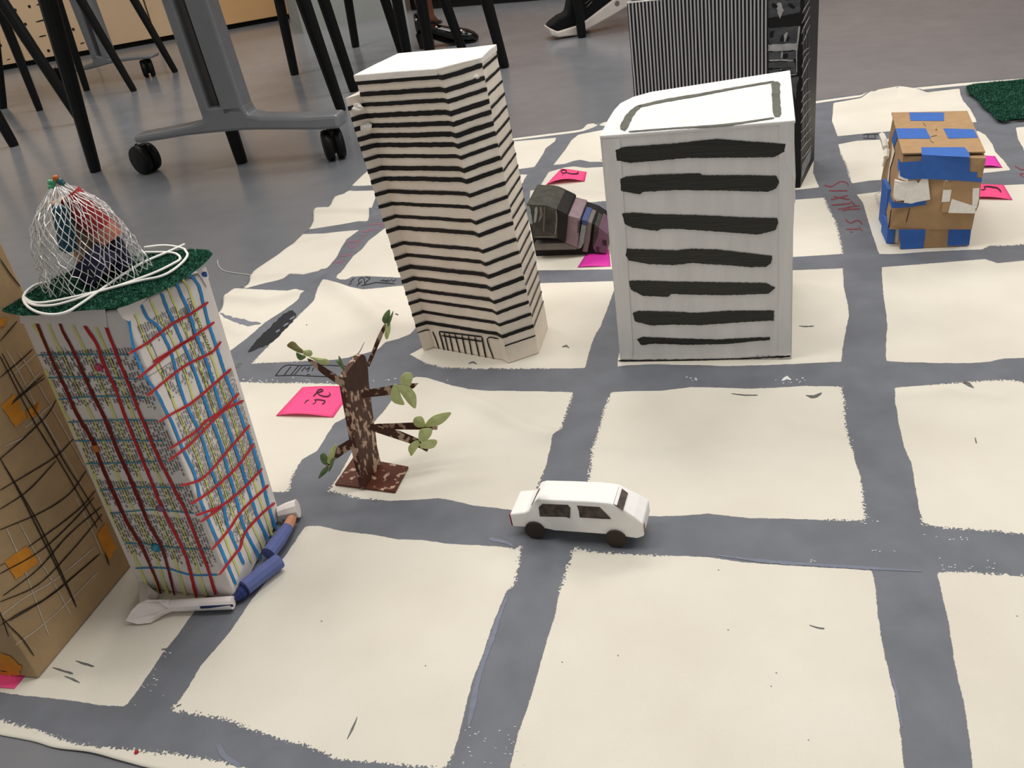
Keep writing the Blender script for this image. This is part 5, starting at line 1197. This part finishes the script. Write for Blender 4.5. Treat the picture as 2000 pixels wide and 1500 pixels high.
def table(label, P1, P2, q, foot, rails, groove, R, top_y, angs, castors):
    d = (P2 - P1).normalized(); Nn = Vector((d.y, -d.x, 0))
    if Nn.dot(CP - P1) < 0: Nn = -Nn
    root = thing('table', label, 'table', tuple((P1 + P2) / 2))
    def ext(name, pts, m_, t0, t1, bev=.004):
        P = [onplane(x, y, P1 + Nn * t1, Nn) for x, y in pts]; MB().prism([p - Nn * (t1 - t0) for p in P], P).build(name, m_, root, bevel=bev)
    ext('foot', q(foot), 'grey_metal', -.03, .03, .008)
    for r in rails: ext('post_rail', q(r), 'grey_metal', -.03, .03, .007)
    ext('post_groove', q(groove), 'grey_metal_dark', -.028, .012)
    for g, a in zip(castors, angs): castor(root, g, R, a)
    c = onplane(*top_y, P1, Nn)
    MB().box((c.x, c.y, .74), .34, .40, .014, d, Nn).build('table_top', 'table_top', root, bevel=.004)
    MB().box((c.x, c.y, (c.z + .726) / 2 - .02), .05, .035, max(.01, (.726 - c.z) / 2 + .02), d, Nn).build('post_head', 'grey_metal', root)
q4 = lambda l: Z1(l, 240, 0, 4.167)
table('grey metal pedestal table on black castors, left of the striped tower', G(300, 338), G(660, 312), q4,
  [(75,1115),(300,1075),(560,1020),(640,985),(650,880),(960,850),(1010,935),(1120,955),(1500,955),(1740,938),(1765,1050),(1600,1062),(1100,1062),(960,1066),(740,1085),(500,1110),(300,1145),(100,1172)],
  [[(128,-500),(232,-500),(730,985),(650,990)], [(320,-500),(513,-500),(970,870),(985,930),(880,930),(815,960)]],
  [(230,-500),(323,-500),(815,960),(728,985)], .039, (317, -118), (.9, .25), (G(293, 336), G(658, 310)))
q6b = lambda l: Z1(l, 0, 0, 5.556)
table('further grey metal pedestal table on castors, in front of the plywood cabinets', G(120, 168), G(294, 150), q6b,
  [(640,800),(880,725),(1000,680),(1010,600),(1110,620),(1190,640),(1400,625),(1650,600),(1650,635),(1400,660),(1200,690),(1000,745),(660,825)],
  [[(609,-333),(712,-333),(1060,650),(1000,660)], [(762,-333),(825,-333),(1190,640),(1110,650)]], [(708,-333),(766,-333),(1115,650),(1055,650)], .036, (129, -58), (.6, .3), (G(120, 166), G(294, 150)))

# ------------------------------------------------------------------ chairs: black four-legged, seats above the frame
def chair(label, legs, r0=.0145, r1=.021, back=True):
    feet = [Vector((l[0][0], l[0][1], 0)) if len(l) == 3 else G(*l[0]) for l in legs]
    tops = []
    for l_, g in zip(legs, feet):
        t = l_[1]
        if len(l_) == 3: tops.append(Vector((t[0], t[1], .44)))
        else:
            p = onplane(t[0], t[1], g, Vector((0, 1, 0))); dv_ = (p - g); p = g + dv_ * ((.44 if back else .60) / max(dv_.z, .05)); tops.append(p)
    c = sum(feet, Vector()) / len(feet); tc = sum(tops, Vector()) / len(tops)
    root = thing('chair' if back else 'stool', label, 'chair' if back else 'stool', (c.x, c.y, 0), 'black chairs and stools round the tables')
    for g, t in zip(feet, tops):
        MB().tube([g, g.lerp(t, .03), g.lerp(t, .5), t], [r0 * .92, r0, (r0 + r1) / 2, r1], 12).build('leg', 'black_plastic', root, smooth=False)
    # order corners round the centre
    S = sorted(tops, key=lambda p: math.atan2(p.y - tc.y, p.x - tc.x)); S = [tc + (p - tc) * (1.05 if back else .85) for p in S]
    zs_ = .435 if back else .595
    MB().prism([Vector((p.x, p.y, zs_)) for p in S], [Vector((p.x, p.y, zs_ + .027)) for p in S]).build('seat', 'black_plastic', root, bevel=.01)
    if not back: return root
    far = sorted(S, key=lambda p: -p.y)[:2]
    e0, e1 = far; MB().prism([Vector((e0.x, e0.y, .46)), Vector((e1.x, e1.y, .46)), Vector((e1.x, e1.y + .02, .46)), Vector((e0.x, e0.y + .02, .46))], [Vector((e0.x, e0.y + .07, .80)), Vector((e1.x, e1.y + .07, .80)), Vector((e1.x, e1.y + .085, .80)), Vector((e0.x, e0.y + .085, .80))]).build('backrest', 'black_plastic', root, bevel=.006)
    return root
chair('black stool whose near leg stands left of the front table', [((187,335), (93,0)), ((473,318), (378,30)), ((667,216), (592,0)), ((440,205), (402,0))], .0165, .026, False)
chair('black chair with thin legs, left of the striped tower', [((576,146), (545,0)), ((692,178), (632,0)), ((695,92), (680,0)), ((788,112), (752,0))], .0165, .021)
chair('black stool behind the striped tower roof', [((905,102), (868,0)), ((986,132), (950,0)), ((848,150), (822,0)), ((800,128), (775,0))], .017, .023, False)
chair('black stool before the plywood cabinets', [((262,178), (158,0)), ((343,141), (262,0)), ((170,177), (112,0)), ((78,216), (0,20))], .0135, .021, False)
chair('black stool cut by the left edge of the picture', [((28,285), (-110,40)), ((6,212), (-15,40)), ((160,240), (2,0)), ((-60,250), (-130,60))], .0165, .022, False)

# ------------------------------------------------------------------ cabinets, pillar and counter along the back
ca, cb2 = Vector((-2.75, 4.70, 0)), Vector((-0.76, 5.12, 0)); cdv = (cb2 - ca).normalized(); cn = Vector((-cdv.y, cdv.x, 0))
def on_line(x, y): 
    p = onplane(x, y, ca, cn); return (p - ca).dot(cdv)
cuts = [0.0, on_line(52, 128), on_line(182, 107), on_line(306, 80), on_line(430, 62), (cb2 - ca).length]
labels = ['plywood cabinet at the far left edge, behind the chairs', 'plywood cabinet with rows of drilled holes and slots', 'plain plywood cabinet right of the drilled one', 'narrow pale plywood cabinet behind the front table post', 'warm plywood cabinet beside the concrete pillar']
for i in range(5):
    s0, s1 = cuts[i], cuts[i + 1]; w2 = (s1 - s0) / 2; mid = ca + cdv * ((s0 + s1) / 2)
    root = thing('cabinet', labels[i], 'cabinet', tuple(mid), 'plywood cabinets along the back wall')
    MB().box(mid + cn * .26 + Vector((0, 0, .43)), w2 - .002, .24, .40, cdv, cn).build('body', 'ply', root)
    door = MB().box(mid + Vector((0, 0, .425)) + cn * .009, w2 - .004, .009, .40, cdv, cn).build('door', 'ply_warm' if i == 4 else 'ply', root, bevel=.002)
    MB().box(mid + cn * .20 + Vector((0, 0, .0135)), w2 - .002, .17, .0115, cdv, cn).build('kick_board', 'kick_black', root)
    if i in (0, 1):
        sfc = lambda x, y, e=0.0: onplane(x, y, ca - cn * (.0012 + e), cn)
        zz = lambda l_: Z1(l_, 0, 0, 5.556)
        L_ = ([[(390,238),(505,210)], [(425,400),(500,383)], [(395,55),(450,40)], [(870,475),(915,462)]] if i == 1 else [[(75,650),(110,640)]])
        for s_ in L_: mb = MB(); mb.stroke(zz(s_), 2.6, sfc, .1, 4); mb.build('slot', 'kick_black', door)
        for (x, y) in ([(318,70),(275,262),(240,440),(355,590),(527,550),(600,530),(795,318),(683,168),(165,108)] if i == 1 else [(5,492)]):
            p = sfc(*zz([(x, y)])[0]); ring = [p + (cdv * math.cos(k * math.pi / 5) + Vector((0, 0, 1)) * math.sin(k * math.pi / 5)) * .007 for k in range(10)]
            MB().prism(ring, [r_ - cn * .0006 for r_ in ring]).build('hole', 'kick_black', door)
pl, pr = G(593, 66), G(795, 27); dd = (pr - pl); dd.z = 0; nn = Vector((-dd.y, dd.x, 0)).normalized()
lo = [pl, pr, pr + nn * .5, pl + nn * .5]
o = MB().prism(lo, [p + Vector((0, 0, 2.99)) for p in lo]).build('wall_pillar', 'concrete_wall', at=tuple((pl + pr) / 2)); tag(o, kind='structure')
c0, c1 = G(800, 22), G(1040, 3); dd = (c1 - c0).normalized(); nn = Vector((-dd.y, dd.x, 0)); c1 = c0 + dd * 3.6
root = thing('counter', 'long wooden counter with dark kick board beyond the striped tower', 'counter', tuple((c0 + c1) / 2))
MB().box((c0 + c1) / 2 + nn * .27 + Vector((0, 0, .03)), 1.8, .25, .028, dd, nn).build('kick_board', 'kick_black', root)
MB().box((c0 + c1) / 2 + nn * .26 + Vector((0, 0, .46)), 1.8, .26, .40, dd, nn).build('body', 'counter_wood', root, bevel=.002)
MB().box((c0 + c1) / 2 + nn * .26 + Vector((0, 0, .875)), 1.82, .28, .015, dd, nn).build('counter_top', 'ply', root)

# ------------------------------------------------------------------ people: two seated visitors, lower legs only in view
def heel_person():
    h, t = G(838, 92), G(934, 80); d = (t - h); L = d.length; d.normalize(); s_ = Vector((-d.y, d.x, 0)); L = .235; h = t - d * L
    ank = h + d * .05
    body = MB(); path = [ank + d * .02 + Vector((0, 0, .072)), ank + Vector((0, 0, .105)), ank - d * .005 + Vector((0, 0, .16)), ank - d * .01 + Vector((0, 0, .26)), ank + d * .01 + Vector((0, 0, .38)), ank + d * .04 + Vector((0, 0, .50))]
    body.tube(path, [.032, .031, .033, .045, .055, .058], 16)
    o = body.build('person', 'skin', at=tuple(ank), smooth=True); tag(o, 'person with bare ankle wearing a shiny black block-heeled shoe, beyond the striped tower', 'person')
    def loft(name, secs, m_, smooth=True):       # secs: (x along, half width, z low, z high)
        mb = MB(); rows = []
        for x, w_, z0, z1 in secs:
            c = h + d * x; rows.append([c + s_ * (w_ * math.cos(a)) + Vector((0, 0, (z0 + z1) / 2 + (z1 - z0) / 2 * math.sin(a))) for a in [2 * math.pi * k / 14 for k in range(15)]])
        mb.grid(rows); mb.ngon(rows[0][:-1]); mb.ngon(rows[-1][:-1]); return mb.build(name, m_, o, smooth=smooth, weld=True)
    up_ = loft('shoe_upper', [(.0, .022, .055, .13), (.02, .030, .052, .135), (.05, .034, .047, .105), (.09, .034, .030, .078), (.13, .036, .012, .066), (.17, .040, .004, .058), (.20, .038, .003, .050), (.225, .028, .003, .036), (.238, .012, .005, .022)], 'patent_black')
    loft('shoe_sole', [(.06, .030, .030, .040), (.12, .036, .004, .014), (.18, .040, .0005, .008), (.225, .028, .0005, .008)], 'kick_black')
    lo = [h + d * x + s_ * y for x, y in ((.004, -.027), (.056, -.028), (.056, .028), (.004, .027))]; hi = [h + d * x + s_ * y + Vector((0, 0, .058)) for x, y in ((-.004, -.028), (.068, -.031), (.068, .031), (-.004, .028))]
    MB().prism(lo, hi).build('shoe_heel', 'patent_black', o, bevel=.004)
    ring = [ank + d * .012 + (d * math.cos(a) * .040 + s_ * math.sin(a) * .036) + Vector((0, 0, .098 - .012 * math.cos(a))) for a in [2 * math.pi * k / 18 for k in range(19)]]
    MB().tube(ring, .005, 6, cap=False).build('ankle_strap', 'patent_black', o)
    for x, y, z in ((.01, -.031, .11), (.085, -.034, .075), (.165, -.036, .055), (.18, -.034, .05)):
        MB().ball(h + d * x + s_ * y + Vector((0, 0, z)), .0055, 8, 6).build('metal_stud', 'metal_stud', up_)
heel_person()
def sneaker_person():
    g = G(1088, 74); Nn = Vector((0.12, -1, 0)).normalized(); q = lambda l_: Z1(l_, 780, 0, 4.167)
    w_ = .042
    o = MB().tube([onplane(1190, -35, g, Nn), onplane(1180, -70, g, Nn), onplane(1160, -150, g, Nn), onplane(1150, -260, g, Nn)], [.040, .044, .055, .062], 16).build('person', 'trouser', at=(g.x, g.y, 0), smooth=True)
    tag(o, 'person in dark trousers, black sneaker resting on its toes left of the black tower', 'person')
    def ext(name, pts, m_, k0, k1, bev):
        P = [onplane(x, y, g + Nn * k1, Nn) for x, y in q(pts)]; P = [Vector((p.x, p.y, max(p.z, .001))) for p in P]; MB().prism([p - Nn * (k1 - k0) for p in P], P).build(name, m_, o, bevel=bev, seg=3)
    ext('shoe_sole', [(1213,225),(1240,292),(1300,306),(1450,288),(1535,240),(1700,150),(1865,50),(1990,-40),(1900,-110),(1740,0),(1520,168),(1450,208),(1290,258)], 'sneaker_white', -w_, w_, .006)
    ext('shoe_upper', [(1213,222),(1250,185),(1310,138),(1372,112),(1392,0),(1400,-150),(1700,-260),(1930,-110),(1745,0),(1525,170),(1450,212),(1290,262)], 'sneaker_black', -w_ + .004, w_ - .004, .012)
    p = onplane(*q([(1772, 28)])[0], g + Nn * (w_ + .0005), Nn); a_ = Vector((-Nn.y, Nn.x, 0)); ring = [p + (a_ * math.cos(k * math.pi / 8) + Vector((0, 0, 1)) * math.sin(k * math.pi / 8)) * .009 for k in range(16)]
    MB().prism(ring, [r_ + Nn * .001 for r_ in ring]).build('round_badge', 'collage_grey', o)
    for s_ in ([(1525,60),(1570,10)], [(1510,30),(1550,0)]):
        mb = MB(); mb.stroke(q(s_), 1.6, lambda x, y, e=0.0: onplane(x, y, g + Nn * (w_ + .0005), Nn), .2, 3); mb.build('lace', 'collage_grey', o)
sneaker_person()
chair('black chair whose front leg stands against the sneaker', [((1137,73), (1128,0)), ((.95, 3.28), (.90, 3.30), 1), ((.97, 3.78), (.92, 3.74), 1), ((.52, 3.84), (.55, 3.78), 1)], .0165, .021)

# ------------------------------------------------------------------ ceiling fixtures
for i, (lx, ly) in enumerate(LAMPS):
    root = thing('ceiling_lamp', 'flat white ceiling lamp panel, %s of the %s row' % (('left', 'middle', 'right')[i % 3], ('near', 'far', 'added rearmost')[i // 3]), 'lamp', (lx, ly, 2.9), 'ceiling lamps')
    MB().box((lx, ly, 2.94), .66, .34, .05).build('housing', 'white_wall', root, bevel=.01)
